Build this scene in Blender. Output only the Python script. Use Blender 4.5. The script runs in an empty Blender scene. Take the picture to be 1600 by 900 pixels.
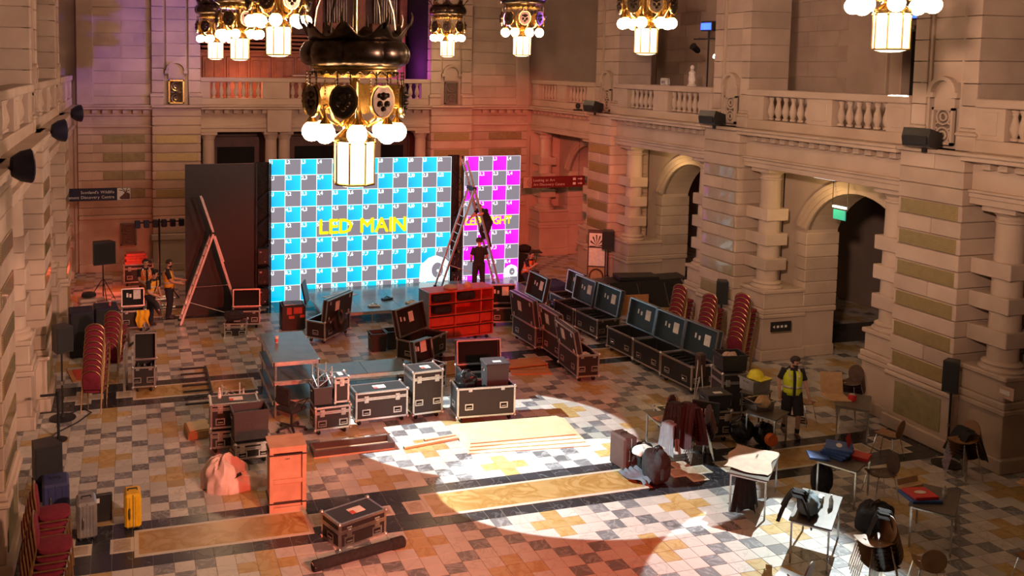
import bpy, bmesh, math, random
from mathutils import Vector, Matrix, Euler
random.seed(7)
PI = math.pi
SC = bpy.context.scene
COL = SC.collection

# ---------------------------------------------------------------- camera
cam_d = bpy.data.cameras.new('camera')
cam_d.sensor_width = 36.0
cam_d.lens = 32.204
cam_d.shift_x = 0.10379
cam_d.shift_y = -0.14670
cam_d.clip_end = 200
cam = bpy.data.objects.new('camera', cam_d)
COL.objects.link(cam)
_y, _p, _r = 0.2930, 0.0779, -0.0138
_f = Vector((math.sin(_y)*math.cos(_p), math.cos(_y)*math.cos(_p), -math.sin(_p)))
_ri = Vector((math.cos(_y), -math.sin(_y), 0)); _dn = _f.cross(_ri)
_r2 = math.cos(_r)*_ri + math.sin(_r)*_dn; _d2 = -math.sin(_r)*_ri + math.cos(_r)*_dn
_m = Matrix((( _r2.x, -_d2.x, -_f.x, 0), (_r2.y, -_d2.y, -_f.y, 0), (_r2.z, -_d2.z, -_f.z, 7.5), (0, 0, 0, 1)))
cam.matrix_world = _m
SC.camera = cam

# ---------------------------------------------------------------- world, exposure, rig lights
w = bpy.data.worlds.new('world'); SC.world = w; w.use_nodes = True
w.node_tree.nodes['Background'].inputs[0].default_value = (0.9, 0.75, 0.62, 1)
w.node_tree.nodes['Background'].inputs[1].default_value = 0.05
SC.view_settings.view_transform = 'Standard'
SC.view_settings.look = 'None'
SC.view_settings.exposure = 0.75
SC.view_settings.gamma = 1.0
SC.view_settings.use_curve_mapping = False

def spot(name, loc, target, power, col, angle, blend, size=0.05):
    d = bpy.data.lights.new(name, 'SPOT'); d.energy = power; d.color = col
    d.spot_size = math.radians(angle); d.spot_blend = blend; d.shadow_soft_size = size
    o = bpy.data.objects.new(name, d); COL.objects.link(o)
    o.location = loc
    o.rotation_euler = (Vector(target) - Vector(loc)).to_track_quat('-Z', 'Y').to_euler()
    return o
def point(name, loc, power, col, size=0.2):
    d = bpy.data.lights.new(name, 'POINT'); d.energy = power; d.color = col; d.shadow_soft_size = size
    o = bpy.data.objects.new(name, d); COL.objects.link(o); o.location = loc
    return o
# white profile spots on the side balconies, throwing hard-edged pools on the floor
spot('profile_spot', (-1.3, 19.6, 9.6), (6.6, 17.3, 0), 10500, (0.86, 1.0, 1.0), 20.5, 0.05, 0.03)
spot('profile_spot', (-1.3, 15.6, 8.2), (7.55, 14.45, 0), 8600, (0.88, 1.0, 0.98), 18.4, 0.05, 0.03)
spot('profile_spot', (16.2, 16.2, 8.0), (9.75, 10.8, 0), 7000, (0.90, 1.0, 0.98), 21.5, 0.05, 0.03)
# red and warm washes from the balcony the photograph was taken on
spot('red_wash', (5.6, -1.6, 6.6), (6.0, 17.5, 0), 7800, (1.0, 0.08, 0.04), 32, 0.5, 0.3)
spot('red_wash', (2.0, 4.0, 9.0), (14.4, 33.0, 2.4), 14000, (1.0, 0.10, 0.06), 20, 0.8, 0.3)
spot('warm_wash', (9.5, -2.0, 9.5), (0.0, 18.5, 0), 7600, (1.0, 0.52, 0.36), 31, 0.9, 0.4)
spot('violet_wash', (15.9, 23.0, 8.7), (-1.0, 33.5, 11.0), 5600, (0.30, 0.12, 1.0), 38, 0.9, 0.3)
# added warm fills that brighten the walls; then blue flood and corridor lamps
spot('wall_fill', (-0.6, 1.5, 9.5), (15.5, 18.5, 7.0), 6200, (1.0, 0.60, 0.42), 42, 0.9, 0.4)
spot('wall_fill', (14.0, 1.5, 9.5), (-1.9, 21.0, 6.6), 6000, (1.0, 0.60, 0.46), 40, 0.9, 0.4)
spot('wall_fill', (7.0, 2.0, 9.5), (6.5, 34, 7.6), 4200, (1.0, 0.50, 0.40), 34, 0.9, 0.4)
spot('blue_flood', (17.0, 24.2, 9.0), (19.4, 25.3, 10.2), 700, (0.04, 0.06, 1.0), 60, 0.6, 0.1)
for _yy in (18.4, 25.2): point('corridor_lamp', (16.2, _yy, 4.3), 16, (1.0, 0.66, 0.26), 0.1)
point('red_uplight', (-0.75, 30.6, 0.9), 38, (1.0, 0.12, 0.06), 0.1)
point('loft_lamp', (4.2, 35.2, 6.6), 70, (1.0, 0.25, 0.12), 0.1)
point('loft_lamp', (10.4, 35.3, 7.4), 60, (0.8, 0.08, 0.9), 0.1)

# ---------------------------------------------------------------- mesh helpers
class MB:
    def __init__(s): s.v = []; s.f = []; s.mi = []; s.cur = 0
    def add(s, vs, fs):
        b = len(s.v); s.v.extend([tuple(v) for v in vs])
        for f in fs: s.f.append(tuple(i+b for i in f)); s.mi.append(s.cur)
        return s
    def m(s, i): s.cur = i; return s
    def box(s, x0, y0, z0, x1, y1, z1):
        if x0 > x1: x0, x1 = x1, x0
        if y0 > y1: y0, y1 = y1, y0
        if z0 > z1: z0, z1 = z1, z0
        return s.add([(x0,y0,z0),(x1,y0,z0),(x1,y1,z0),(x0,y1,z0),(x0,y0,z1),(x1,y0,z1),(x1,y1,z1),(x0,y1,z1)],
            [(3,2,1,0),(4,5,6,7),(0,1,5,4),(1,2,6,5),(2,3,7,6),(3,0,4,7)])
    def cbox(s, x0, y0, z0, x1, y1, z1, c=0.01):
        """box with chamfered edges"""
        if x0 > x1: x0, x1 = x1, x0
        if y0 > y1: y0, y1 = y1, y0
        if z0 > z1: z0, z1 = z1, z0
        X = (x0, x1); Y = (y0, y1); Z = (z0, z1); vs = []; ix = {}
        for i in (0,1):
            for j in (0,1):
                for k in (0,1):
                    sx, sy, sz = (1-2*i)*c, (1-2*j)*c, (1-2*k)*c
                    ix[i,j,k,0] = len(vs); vs.append((X[i], Y[j]+sy, Z[k]+sz))
                    ix[i,j,k,1] = len(vs); vs.append((X[i]+sx, Y[j], Z[k]+sz))
                    ix[i,j,k,2] = len(vs); vs.append((X[i]+sx, Y[j]+sy, Z[k]))
        f = []
        for a in (0,1):
            q = [(0,0),(1,0),(1,1),(0,1)]
            def o(l): return l if a else l[::-1]
            f.append(o([ix[a,j,k,0] for j,k in q]))
            f.append(o([ix[i,a,k,1] for i,k in q[::-1]]))
            f.append(o([ix[i,j,a,2] for i,j in q]))
        for a in (0,1):
            for b in (0,1):
                f.append([ix[a,b,0,0], ix[a,b,1,0], ix[a,b,1,1], ix[a,b,0,1]])
                f.append([ix[a,0,b,0], ix[a,1,b,0], ix[a,1,b,2], ix[a,0,b,2]])
                f.append([ix[0,a,b,1], ix[1,a,b,1], ix[1,a,b,2], ix[0,a,b,2]])
        for i in (0,1):
            for j in (0,1):
                for k in (0,1): f.append([ix[i,j,k,0], ix[i,j,k,1], ix[i,j,k,2]])
        return s.add(vs, f)
    def lathe(s, prof, c=(0,0,0), n=12, axis='z', a0=0, a1=2*PI):
        full = abs(a1-a0-2*PI) < 1e-6; k = n if full else n+1
        vs = []
        for r, z in prof:
            for i in range(k):
                a = a0+(a1-a0)*i/n
                if axis == 'z': vs.append((c[0]+r*math.cos(a), c[1]+r*math.sin(a), c[2]+z))
                elif axis == 'x': vs.append((c[0]+z, c[1]+r*math.cos(a), c[2]+r*math.sin(a)))
                else: vs.append((c[0]+r*math.cos(a), c[1]+z, c[2]+r*math.sin(a)))
        fs = []
        for j in range(len(prof)-1):
            for i in range(n):
                i2 = (i+1) % k
                fs.append((j*k+i, j*k+i2, (j+1)*k+i2, (j+1)*k+i))
        if full:
            if prof[0][0] > 1e-4: fs.append(tuple(range(k))[::-1])
            if prof[-1][0] > 1e-4: fs.append(tuple((len(prof)-1)*k+i for i in range(k)))
        return s.add(vs, fs)
    def cyl(s, r, z0, z1, c=(0,0,0), n=12, axis='z'): return s.lathe([(r,z0),(r,z1)], c, n, axis)
    def sphere(s, r, c, n=12, m=8, sz=1.0):
        return s.lathe([(max(r*math.sin(PI*j/m), 1e-5), -r*sz*math.cos(PI*j/m)) for j in range(m+1)], c, n)
    def tube(s, pts, r, n=6, closed=False):
        P = [Vector(p) for p in pts]; N = len(P); rings = []
        R = r if isinstance(r, (list, tuple)) else [r]*N
        up = None
        for i in range(N):
            a = P[(i-1) % N] if (i > 0 or closed) else P[i]
            b = P[(i+1) % N] if (i < N-1 or closed) else P[i]
            t = (b-a).normalized()
            if up is None:
                up = Vector((0,0,1)) if abs(t.z) < 0.9 else Vector((1,0,0))
            u = (up - t*up.dot(t))
            if u.length < 1e-4: u = t.orthogonal()
            u.normalize(); v = t.cross(u); up = u
            rings.append([P[i] + R[i]*(math.cos(2*PI*k/n)*u + math.sin(2*PI*k/n)*v) for k in range(n)])
        vs = [p for rg in rings for p in rg]; fs = []
        M = N if closed else N-1
        for i in range(M):
            j = (i+1) % N
            for k in range(n):
                k2 = (k+1) % n
                fs.append((i*n+k, i*n+k2, j*n+k2, j*n+k))
        if not closed: fs.append(tuple(range(n))[::-1]); fs.append(tuple((N-1)*n+k for k in range(n)))
        return s.add(vs, fs)
    def bar(s, p, q, wd, th=None):
        """rectangular bar from p to q"""
        th = th or wd; p = Vector(p); q = Vector(q); t = (q-p).normalized()
        up = Vector((0,0,1)) if abs(t.z) < 0.95 else Vector((0,1,0))
        a = t.cross(up).normalized()*wd/2; b = t.cross(a).normalized()*th/2
        vs = [p-a-b, p+a-b, p+a+b, p-a+b, q-a-b, q+a-b, q+a+b, q-a+b]
        return s.add(vs, [(3,2,1,0),(4,5,6,7),(0,1,5,4),(1,2,6,5),(2,3,7,6),(3,0,4,7)])
    def prism(s, poly, d0, d1, axis='z'):
        """polygon in the plane across axis, extruded d0..d1"""
        n = len(poly)
        def pt(a, b, d): return {'z': (a,b,d), 'x': (d,a,b), 'y': (a,d,b)}[axis]
        vs = [pt(a,b,d0) for a,b in poly] + [pt(a,b,d1) for a,b in poly]
        fs = [tuple(range(n))[::-1], tuple(range(n,2*n))] + [(i,(i+1)%n,n+(i+1)%n,n+i) for i in range(n)]
        return s.add(vs, fs)
    def grid(s, fn, nu, nv, closed_u=False):
        vs = [fn(i/(nu-(0 if closed_u else 1)), j/(nv-1)) for j in range(nv) for i in range(nu)]
        fs = []
        for j in range(nv-1):
            for i in range(nu if closed_u else nu-1):
                i2 = (i+1) % nu
                fs.append((j*nu+i, j*nu+i2, (j+1)*nu+i2, (j+1)*nu+i))
        return s.add(vs, fs)
    def mesh(s, name, mats, smooth=False, fix=True):
        me = bpy.data.meshes.new(name); me.from_pydata(s.v, [], s.f)
        for mt in (mats if isinstance(mats, (list, tuple)) else [mats]): me.materials.append(MAT[mt] if isinstance(mt, str) else mt)
        if max(s.mi, default=0): me.polygons.foreach_set('material_index', s.mi)
        if fix:
            bm = bmesh.new(); bm.from_mesh(me); bmesh.ops.recalc_face_normals(bm, faces=bm.faces); bm.to_mesh(me); bm.free()
        if smooth:
            me.polygons.foreach_set('use_smooth', [True]*len(me.polygons)); me.set_sharp_from_angle(angle=math.radians(38))
        me.update()
        return me
    def build(s, name, mats, parent=None, smooth=False, loc=None, rz=0, fix=True, label=None):
        return obj(name, s.mesh(name, mats, smooth, fix), parent, loc, rz, label)

def obj(name, me, parent=None, loc=None, rz=0, label=None):
    o = bpy.data.objects.new(name, me); COL.objects.link(o)
    if parent: o.parent = parent
    if loc is not None: o.location = loc
    if rz: o.rotation_euler = (0, 0, rz)
    if label: o['label'] = label
    return o
def thing(name, label, cat, loc=(0,0,0), rz=0, group=None):
    o = bpy.data.objects.new(name, None); COL.objects.link(o); o.empty_display_size = 0.1
    o.location = loc if len(loc) == 3 else (loc[0], loc[1], 0); o.rotation_euler = (0, 0, rz)
    return tag(o, label, cat, group)
def tag(o, label, cat, group=None):
    o['label'] = label; o['category'] = cat
    if group: o['group'] = group
    return o
def struct(o): o['kind'] = 'structure'; return o
def sroot(name, label=None):
    o = bpy.data.objects.new(name, None); COL.objects.link(o); o['kind'] = 'structure'
    if label: o['label'] = label
    return o
def copy_tree(o, parent=None):
    c = o.copy(); COL.objects.link(c); c.parent = parent
    for ch in o.children: copy_tree(ch, c)
    return c
_TX = {}
def text_mesh(txt, size, extrude=0.0, align='LEFT', bold=0.0):
    """flat lettering: each glyph is converted once, then set side by side"""
    vs, fs, x = [], [], 0.0
    for ch in txt:
        if ch == ' ': x += size*.36; continue
        k = (ch, bold/size)
        if k not in _TX:
            cu = bpy.data.curves.new('t', 'FONT'); cu.body = ch; cu.size = 1.0; cu.resolution_u = 2
            o = bpy.data.objects.new('t', cu)
            me = bpy.data.meshes.new_from_object(o)
            g_ = ([v.co.copy() for v in me.vertices], [tuple(p.vertices) for p in me.polygons])
            x0 = min(v.x for v in g_[0]); x1 = max(v.x for v in g_[0])
            _TX[k] = ([(v.x-x0, v.y) for v in g_[0]], g_[1], x1-x0)
            bpy.data.objects.remove(o); bpy.data.curves.remove(cu); bpy.data.meshes.remove(me)
        gv, gf, gw = _TX[k]; b = len(vs)
        for q, (dx, dy) in enumerate(((0, 0),) if not bold else ((0, 0), (1, 0), (-1, 0), (0, 1), (0, -1), (.7, .7), (-.7, -.7), (.7, -.7), (-.7, .7))):
            b = len(vs)
            vs += [(x+a*size+dx*bold, c*size+dy*bold, q*1e-4) for a, c in gv]; fs += [tuple(i+b for i in f) for f in gf]
        x += (gw+.085)*size
    if align == 'CENTER': vs = [(a-x/2, c, d) for a, c, d in vs]
    if align == 'RIGHT': vs = [(a-x, c, d) for a, c, d in vs]
    me = bpy.data.meshes.new('lettering'); me.from_pydata(vs, [], fs); me.update()
    return me

# ---------------------------------------------------------------- materials (all procedural)
MAT = {}
def mat(name, col, rough=0.6, metal=0.0, col2=None, scale=4.0, bump=0.0, bscale=30.0, emit=None, es=0.0, rnd=0.0, spec=0.5, coat=0.0, alpha=None, trans=0.0, island=False):
    m = bpy.data.materials.new(name); m.use_nodes = True; MAT[name] = m
    nt = m.node_tree; N = nt.nodes; L = nt.links; b = N['Principled BSDF']
    b.inputs['Roughness'].default_value = rough; b.inputs['Metallic'].default_value = metal
    b.inputs['Specular IOR Level'].default_value = spec
    if coat: b.inputs['Coat Weight'].default_value = coat
    if trans: b.inputs['Transmission Weight'].default_value = trans
    if alpha is not None: b.inputs['Alpha'].default_value = alpha
    c1 = (*col, 1); c2 = (*(col2 or tuple(x*0.82 for x in col)), 1)
    tc = N.new('ShaderNodeTexCoord'); nz = N.new('ShaderNodeTexNoise')
    nz.inputs['Scale'].default_value = scale; nz.inputs['Detail'].default_value = 4
    L.new(tc.outputs['Object'], nz.inputs['Vector'])
    rp = N.new('ShaderNodeValToRGB'); rp.color_ramp.elements[0].position = 0.35; rp.color_ramp.elements[1].position = 0.65
    rp.color_ramp.elements[0].color = c2; rp.color_ramp.elements[1].color = c1
    L.new(nz.outputs['Fac'], rp.inputs['Fac']); out = rp.outputs['Color']
    if rnd:
        src = N.new('ShaderNodeNewGeometry').outputs['Random Per Island'] if island else N.new('ShaderNodeObjectInfo').outputs['Random']
        mr = N.new('ShaderNodeMapRange'); mr.inputs['To Min'].default_value = 1-rnd; mr.inputs['To Max'].default_value = 1+rnd
        L.new(src, mr.inputs['Value'])
        mx = N.new('ShaderNodeMix'); mx.data_type = 'RGBA'; mx.blend_type = 'MULTIPLY'; mx.inputs[0].default_value = 1
        L.new(out, mx.inputs[6]); L.new(mr.outputs[0], mx.inputs[7]); out = mx.outputs[2]
    L.new(out, b.inputs['Base Color'])
    if bump:
        n2 = N.new('ShaderNodeTexNoise'); n2.inputs['Scale'].default_value = bscale; n2.inputs['Detail'].default_value = 3
        L.new(tc.outputs['Object'], n2.inputs['Vector'])
        bp = N.new('ShaderNodeBump'); bp.inputs['Strength'].default_value = bump; bp.inputs['Distance'].default_value = 0.02
        L.new(n2.outputs['Fac'], bp.inputs['Height']); L.new(bp.outputs['Normal'], b.inputs['Normal'])
    if emit: b.inputs['Emission Color'].default_value = (*emit, 1); b.inputs['Emission Strength'].default_value = es
    return m
def veined(name, col, vein, rough, scale=3.0, width=0.08, rnd=0.12, dist=6.0):
    """marble: base colour crossed by distorted veins, tint differs from tile to tile"""
    m = mat(name, col, rough, col2=tuple(x*0.88 for x in col), scale=2.5, rnd=rnd, island=True)
    nt = m.node_tree; N = nt.nodes; L = nt.links; b = N['Principled BSDF']
    old = b.inputs['Base Color'].links[0].from_socket
    geo = N.new('ShaderNodeNewGeometry'); wv = N.new('ShaderNodeTexNoise'); wv.inputs['Scale'].default_value = scale
    wv.inputs['Distortion'].default_value = 0.9; wv.inputs['Detail'].default_value = 4
    cb = N.new('ShaderNodeCombineXYZ'); ml = N.new('ShaderNodeMath'); ml.operation = 'MULTIPLY'; ml.inputs[1].default_value = 40
    L.new(geo.outputs['Random Per Island'], ml.inputs[0]); L.new(ml.outputs[0], cb.inputs[2])
    ad = N.new('ShaderNodeVectorMath'); ad.operation = 'ADD'; L.new(geo.outputs['Position'], ad.inputs[0]); L.new(cb.outputs[0], ad.inputs[1])
    L.new(ad.outputs[0], wv.inputs['Vector'])
    rp = N.new('ShaderNodeValToRGB'); e = rp.color_ramp.elements
    e[0].position = .5-width; e[0].color = (0,0,0,1); e[1].position = .5+width; e[1].color = (0,0,0,1); ne = e.new(.5); ne.color = (1,1,1,1)
    L.new(wv.outputs['Fac'], rp.inputs['Fac'])
    mx = N.new('ShaderNodeMix'); mx.data_type = 'RGBA'; L.new(rp.outputs['Color'], mx.inputs[0]); L.new(old, mx.inputs[6]); mx.inputs[7].default_value = (*vein, 1)
    L.new(mx.outputs[2], b.inputs['Base Color'])
    return m
mat('stone', (0.53, 0.42, 0.335), 0.85, col2=(0.44, 0.34, 0.27), scale=1.3, bump=0.15, bscale=60, rnd=0.10, spec=0.25)
mat('stone_plain', (0.53, 0.42, 0.335), 0.85, col2=(0.45, 0.35, 0.275), scale=1.1, bump=0.12, bscale=60, spec=0.25)
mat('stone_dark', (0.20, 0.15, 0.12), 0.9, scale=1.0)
mat('gold_panel', (0.30, 0.25, 0.12), 0.5, col2=(0.22, 0.19, 0.10), scale=6, bump=0.3, bscale=18)
veined('tile_white', (0.55, 0.515, 0.475), (0.42, 0.385, 0.35), 0.30, 2.2, 0.025, 0.16)
veined('tile_grey', (0.165, 0.165, 0.175), (0.31, 0.31, 0.325), 0.30, 4.0, 0.05, 0.30)
veined('tile_yellow', (0.48, 0.34, 0.15), (0.38, 0.23, 0.07), 0.30, 3.5, 0.06, 0.16)
veined('tile_black', (0.030, 0.030, 0.036), (0.09, 0.09, 0.095), 0.24, 2.0, 0.015, 0.3)
veined('slab_yellow', (0.46, 0.30, 0.12), (0.32, 0.18, 0.05), 0.26, 2.2, 0.09, 0.10)
veined('slab_white', (0.56, 0.51, 0.43), (0.46, 0.41, 0.34), 0.30, 3, 0.02, 0.05)
veined('slab_striped', (0.46, 0.38, 0.29), (0.32, 0.24, 0.16), 0.30, 7, 0.10, 0.05)
mat('grout', (0.26, 0.22, 0.18), 0.9)
# brass memorial plates with engraved lines
m = mat('brass_plate', (0.52, 0.40, 0.17), 0.34, 0.45, coat=0.8, col2=(0.44, 0.34, 0.14), scale=9)
nt = m.node_tree; N = nt.nodes; L = nt.links
tc = N.new('ShaderNodeTexCoord'); mp = N.new('ShaderNodeMapping'); mp.inputs['Scale'].default_value = (30, 30, 1)
sx = N.new('ShaderNodeSeparateXYZ'); L.new(tc.outputs['Object'], sx.inputs[0])
mlz = N.new('ShaderNodeMath'); mlz.operation = 'SINE'; ml0 = N.new('ShaderNodeMath'); ml0.operation = 'MULTIPLY'; ml0.inputs[1].default_value = 2*PI/0.034
L.new(sx.outputs[2], ml0.inputs[0]); L.new(ml0.outputs[0], mlz.inputs[0])
nz = N.new('ShaderNodeTexNoise'); nz.inputs['Scale'].default_value = 45; L.new(tc.outputs['Object'], nz.inputs['Vector'])
mu = N.new('ShaderNodeMath'); mu.operation = 'MULTIPLY'; L.new(mlz.outputs[0], mu.inputs[0]); L.new(nz.outputs['Fac'], mu.inputs[1])
rp = N.new('ShaderNodeValToRGB'); rp.color_ramp.elements[0].position = 0.12; rp.color_ramp.elements[1].position = 0.3
rp.color_ramp.elements[0].color = (0, 0, 0, 1); rp.color_ramp.elements[1].color = (1, 1, 1, 1)
L.new(mu.outputs[0], rp.inputs[0]); mx = N.new('ShaderNodeMix'); mx.data_type = 'RGBA'
b = N['Principled BSDF']; old = b.inputs['Base Color'].links[0].from_socket
L.new(rp.outputs[0], mx.inputs[0]); L.new(old, mx.inputs[6]); mx.inputs[7].default_value = (0.30, 0.24, 0.12, 1); L.new(mx.outputs[2], b.inputs['Base Color'])
bpn = N.new('ShaderNodeBump'); bpn.inputs['Strength'].default_value = 0.15; bpn.inputs['Distance'].default_value = 0.004; bpn.invert = True
L.new(rp.outputs[0], bpn.inputs['Height']); L.new(bpn.outputs[0], b.inputs['Normal'])

mat('brass', (0.55, 0.38, 0.13), 0.25, 1.0, col2=(0.40, 0.26, 0.09), scale=14)
mat('bronze', (0.16, 0.12, 0.085), 0.30, 1.0, col2=(0.09, 0.065, 0.05), scale=10)
mat('globe', (1, 0.95, 0.85), 0.4, emit=(1.0, 0.64, 0.36), es=22)
mat('lantern_glass', (1, 0.95, 0.8), 0.4, emit=(1.0, 0.80, 0.46), es=1.5)
mat('black_laminate', (0.024, 0.022, 0.022), 0.42, col2=(0.018, 0.016, 0.016), scale=40, bump=0.1, bscale=150)
mat('laminate_blue_lit', (0.030, 0.05, 0.062), 0.42, scale=40, bump=0.1, bscale=150)  # lid laminate with the bluish light on it put into the colour
mat('case_inside', (0.010, 0.009, 0.009), 0.9, scale=30)
mat('aluminium', (0.72, 0.70, 0.68), 0.34, 1.0, col2=(0.60, 0.58, 0.57), scale=20)
mat('ladder_alloy', (0.66, 0.64, 0.62), 0.42, 0.9, col2=(0.55, 0.53, 0.51), scale=12)
mat('steel', (0.55, 0.54, 0.53), 0.25, 1.0, scale=20)
mat('chrome', (0.78, 0.77, 0.75), 0.12, 1.0, scale=20)
mat('black_metal', (0.02, 0.02, 0.021), 0.45, 0.3, scale=20)
mat('rubber', (0.016, 0.016, 0.016), 0.75, scale=20)
mat('black_plastic', (0.022, 0.022, 0.024), 0.4, scale=20)
mat('dark_plastic', (0.05, 0.045, 0.048), 0.45, scale=20)
mat('black_fabric', (0.014, 0.013, 0.014), 0.95, col2=(0.024, 0.022, 0.023), scale=14, bump=0.4, bscale=40)
mat('paper', (0.78, 0.76, 0.72), 0.8, scale=10)
mat('paper_red', (0.62, 0.10, 0.08), 0.8, scale=10)
mat('brown_paper', (0.52, 0.36, 0.28), 0.85, scale=6)
mat('deck_top', (0.17, 0.23, 0.245), 0.22, col2=(0.14, 0.195, 0.21), scale=3, spec=0.7)
mat('deck_edge', (0.66, 0.63, 0.60), 0.4, 0.9, scale=12)
mat('red_wood', (0.62, 0.075, 0.045), 0.45, col2=(0.50, 0.055, 0.035), scale=5)
mat('crate_wood', (0.58, 0.34, 0.22), 0.7, col2=(0.48, 0.27, 0.17), scale=4)
mat('orange_board', (0.50, 0.22, 0.08), 0.6, col2=(0.42, 0.17, 0.06), scale=4)
mat('plywood', (0.76, 0.62, 0.40), 0.65, col2=(0.68, 0.53, 0.32), scale=3)
mat('chair_red', (0.20, 0.010, 0.030), 0.9, col2=(0.15, 0.007, 0.02), scale=16, bump=0.3, bscale=90)
mat('chair_gold', (0.45, 0.27, 0.12), 0.35, 0.8, col2=(0.36, 0.20, 0.09), scale=16)
mat('cafe_wood', (0.30, 0.16, 0.075), 0.45, col2=(0.22, 0.11, 0.05), scale=5)
mat('cafe_dark', (0.10, 0.06, 0.04), 0.45, col2=(0.07, 0.04, 0.03), scale=5)
mat('table_top', (0.12, 0.10, 0.085), 0.35, col2=(0.09, 0.075, 0.065), scale=5)
mat('speaker_grille', (0.015, 0.015, 0.018), 0.7, bump=0.5, bscale=220, scale=20)
mat('navy', (0.008, 0.008, 0.035), 0.5, scale=8)
mat('maroon', (0.16, 0.012, 0.012), 0.5, scale=8)
mat('organ_wood', (0.26, 0.10, 0.045), 0.5, col2=(0.19, 0.07, 0.03), scale=3)
mat('dark_wood', (0.10, 0.035, 0.022), 0.5, col2=(0.07, 0.024, 0.016), scale=3)
mat('pipe_metal', (0.55, 0.48, 0.42), 0.3, 0.9, scale=10)
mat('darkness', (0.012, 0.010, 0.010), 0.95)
mat('vest_yellow', (0.62, 0.72, 0.03), 0.75, col2=(0.52, 0.62, 0.02), scale=9)
mat('vest_orange', (0.80, 0.42, 0.03), 0.75, col2=(0.70, 0.33, 0.02), scale=9)
mat('vest_red', (0.80, 0.20, 0.04), 0.75, scale=9)
mat('reflective', (0.62, 0.58, 0.54), 0.4, 0.2, scale=20)
mat('skin', (0.55, 0.32, 0.23), 0.6, col2=(0.50, 0.28, 0.20), scale=9)
mat('hair', (0.035, 0.022, 0.016), 0.8, scale=30, bump=0.5, bscale=120)
mat('tee_black', (0.016, 0.014, 0.017), 0.9, scale=14, bump=0.2, bscale=30)
mat('trouser', (0.020, 0.018, 0.028), 0.9, scale=14, bump=0.2, bscale=30)
mat('yellow_case', (0.85, 0.47, 0.012), 0.4, scale=10)
mat('yellow_cloth', (0.82, 0.46, 0.02), 0.9, scale=10, bump=0.3, bscale=20)
mat('pink_sheet', (0.72, 0.55, 0.50), 0.55, col2=(0.62, 0.45, 0.40), scale=4, bump=0.5, bscale=7)
mat('grey_fabric', (0.20, 0.26, 0.29), 0.9, scale=9, bump=0.3, bscale=30)
mat('denim', (0.10, 0.12, 0.15), 0.9, scale=9, bump=0.4, bscale=20)
mat('maroon_coat', (0.045, 0.013, 0.016), 0.85, scale=9, bump=0.4, bscale=14)
mat('brown_leather', (0.07, 0.035, 0.03), 0.5, scale=9)
mat('suitcase_silver', (0.45, 0.44, 0.44), 0.35, 0.7, scale=9)
mat('blue_case', (0.035, 0.04, 0.13), 0.5, scale=9)
mat('pizza_blue', (0.035, 0.10, 0.33), 0.6, col2=(0.03, 0.08, 0.27), scale=9)
mat('pizza_red', (0.60, 0.025, 0.025), 0.5, scale=9)
mat('cardboard', (0.52, 0.33, 0.17), 0.8, scale=9)
mat('clear_plastic', (0.80, 0.82, 0.82), 0.2, spec=0.6, trans=0.35, scale=9)
mat('white_plastic', (0.75, 0.74, 0.72), 0.4, scale=9)
mat('bag_black', (0.012, 0.012, 0.013), 0.22, scale=9, bump=0.8, bscale=9)
mat('orange', (0.72, 0.15, 0.03), 0.5, scale=9)
mat('helmet_yellow', (0.80, 0.72, 0.03), 0.35, scale=9)
mat('marble_white', (0.78, 0.70, 0.64), 0.5, scale=9)
mat('lamp_blue', (0.1, 0.2, 1), 0.4, emit=(0.01, 0.04, 1.0), es=5)
mat('lamp_white', (1, 1, 1), 0.4, emit=(0.9, 0.97, 1.0), es=14)
mat('exit_green', (0.02, 0.35, 0.25), 0.4, emit=(0.10, 0.75, 0.55), es=0.18)
mat('tube_white', (0.9, 0.95, 1), 0.4, emit=(0.8, 0.93, 1.0), es=0.5)
mat('led_cyan', (0.0, 0.0, 0.0), 0.6, emit=(0.0, 0.62, 0.95), es=0.74)
mat('led_grey', (0.0, 0.0, 0.0), 0.6, emit=(0.26, 0.24, 0.28), es=0.64)
mat('led_magenta', (0.0, 0.0, 0.0), 0.6, emit=(0.85, 0.01, 0.95), es=0.9)
mat('led_white', (0.0, 0.0, 0.0), 0.6, emit=(0.85, 1.0, 1.0), es=1.1)
mat('led_pink', (0.0, 0.0, 0.0), 0.6, emit=(1.0, 0.85, 1.0), es=1.0)
mat('led_yellow', (0.0, 0.0, 0.0), 0.6, emit=(0.95, 0.80, 0.01), es=0.7)
mat('led_off', (0.022, 0.018, 0.020), 0.5, scale=30)
# the lit colour of the cyan and magenta tiles sweeps a little from corner to corner, as the test card does
for nm, c1, c2 in (('led_cyan', (0.0, 0.42, 0.74), (0.0, 0.66, 0.95)), ('led_magenta', (0.75, 0.005, 0.92), (0.95, 0.02, 1.0))):
    nt = MAT[nm].node_tree; N = nt.nodes; L = nt.links
    tc = N.new('ShaderNodeTexCoord'); g = N.new('ShaderNodeTexGradient'); g.gradient_type = 'SPHERICAL'
    mp = N.new('ShaderNodeMapping'); mp.inputs['Location'].default_value = (-0.12, 0, -0.3); mp.inputs['Scale'].default_value = (2.4, 1, 2.4)
    L.new(tc.outputs['Object'], mp.inputs[0]); L.new(mp.outputs[0], g.inputs[0])
    rp = N.new('ShaderNodeValToRGB'); rp.color_ramp.elements[0].color = (*c2, 1); rp.color_ramp.elements[1].color = (*c1, 1)
    L.new(g.outputs[1], rp.inputs[0]); L.new(rp.outputs[0], N['Principled BSDF'].inputs['Emission Color'])

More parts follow.
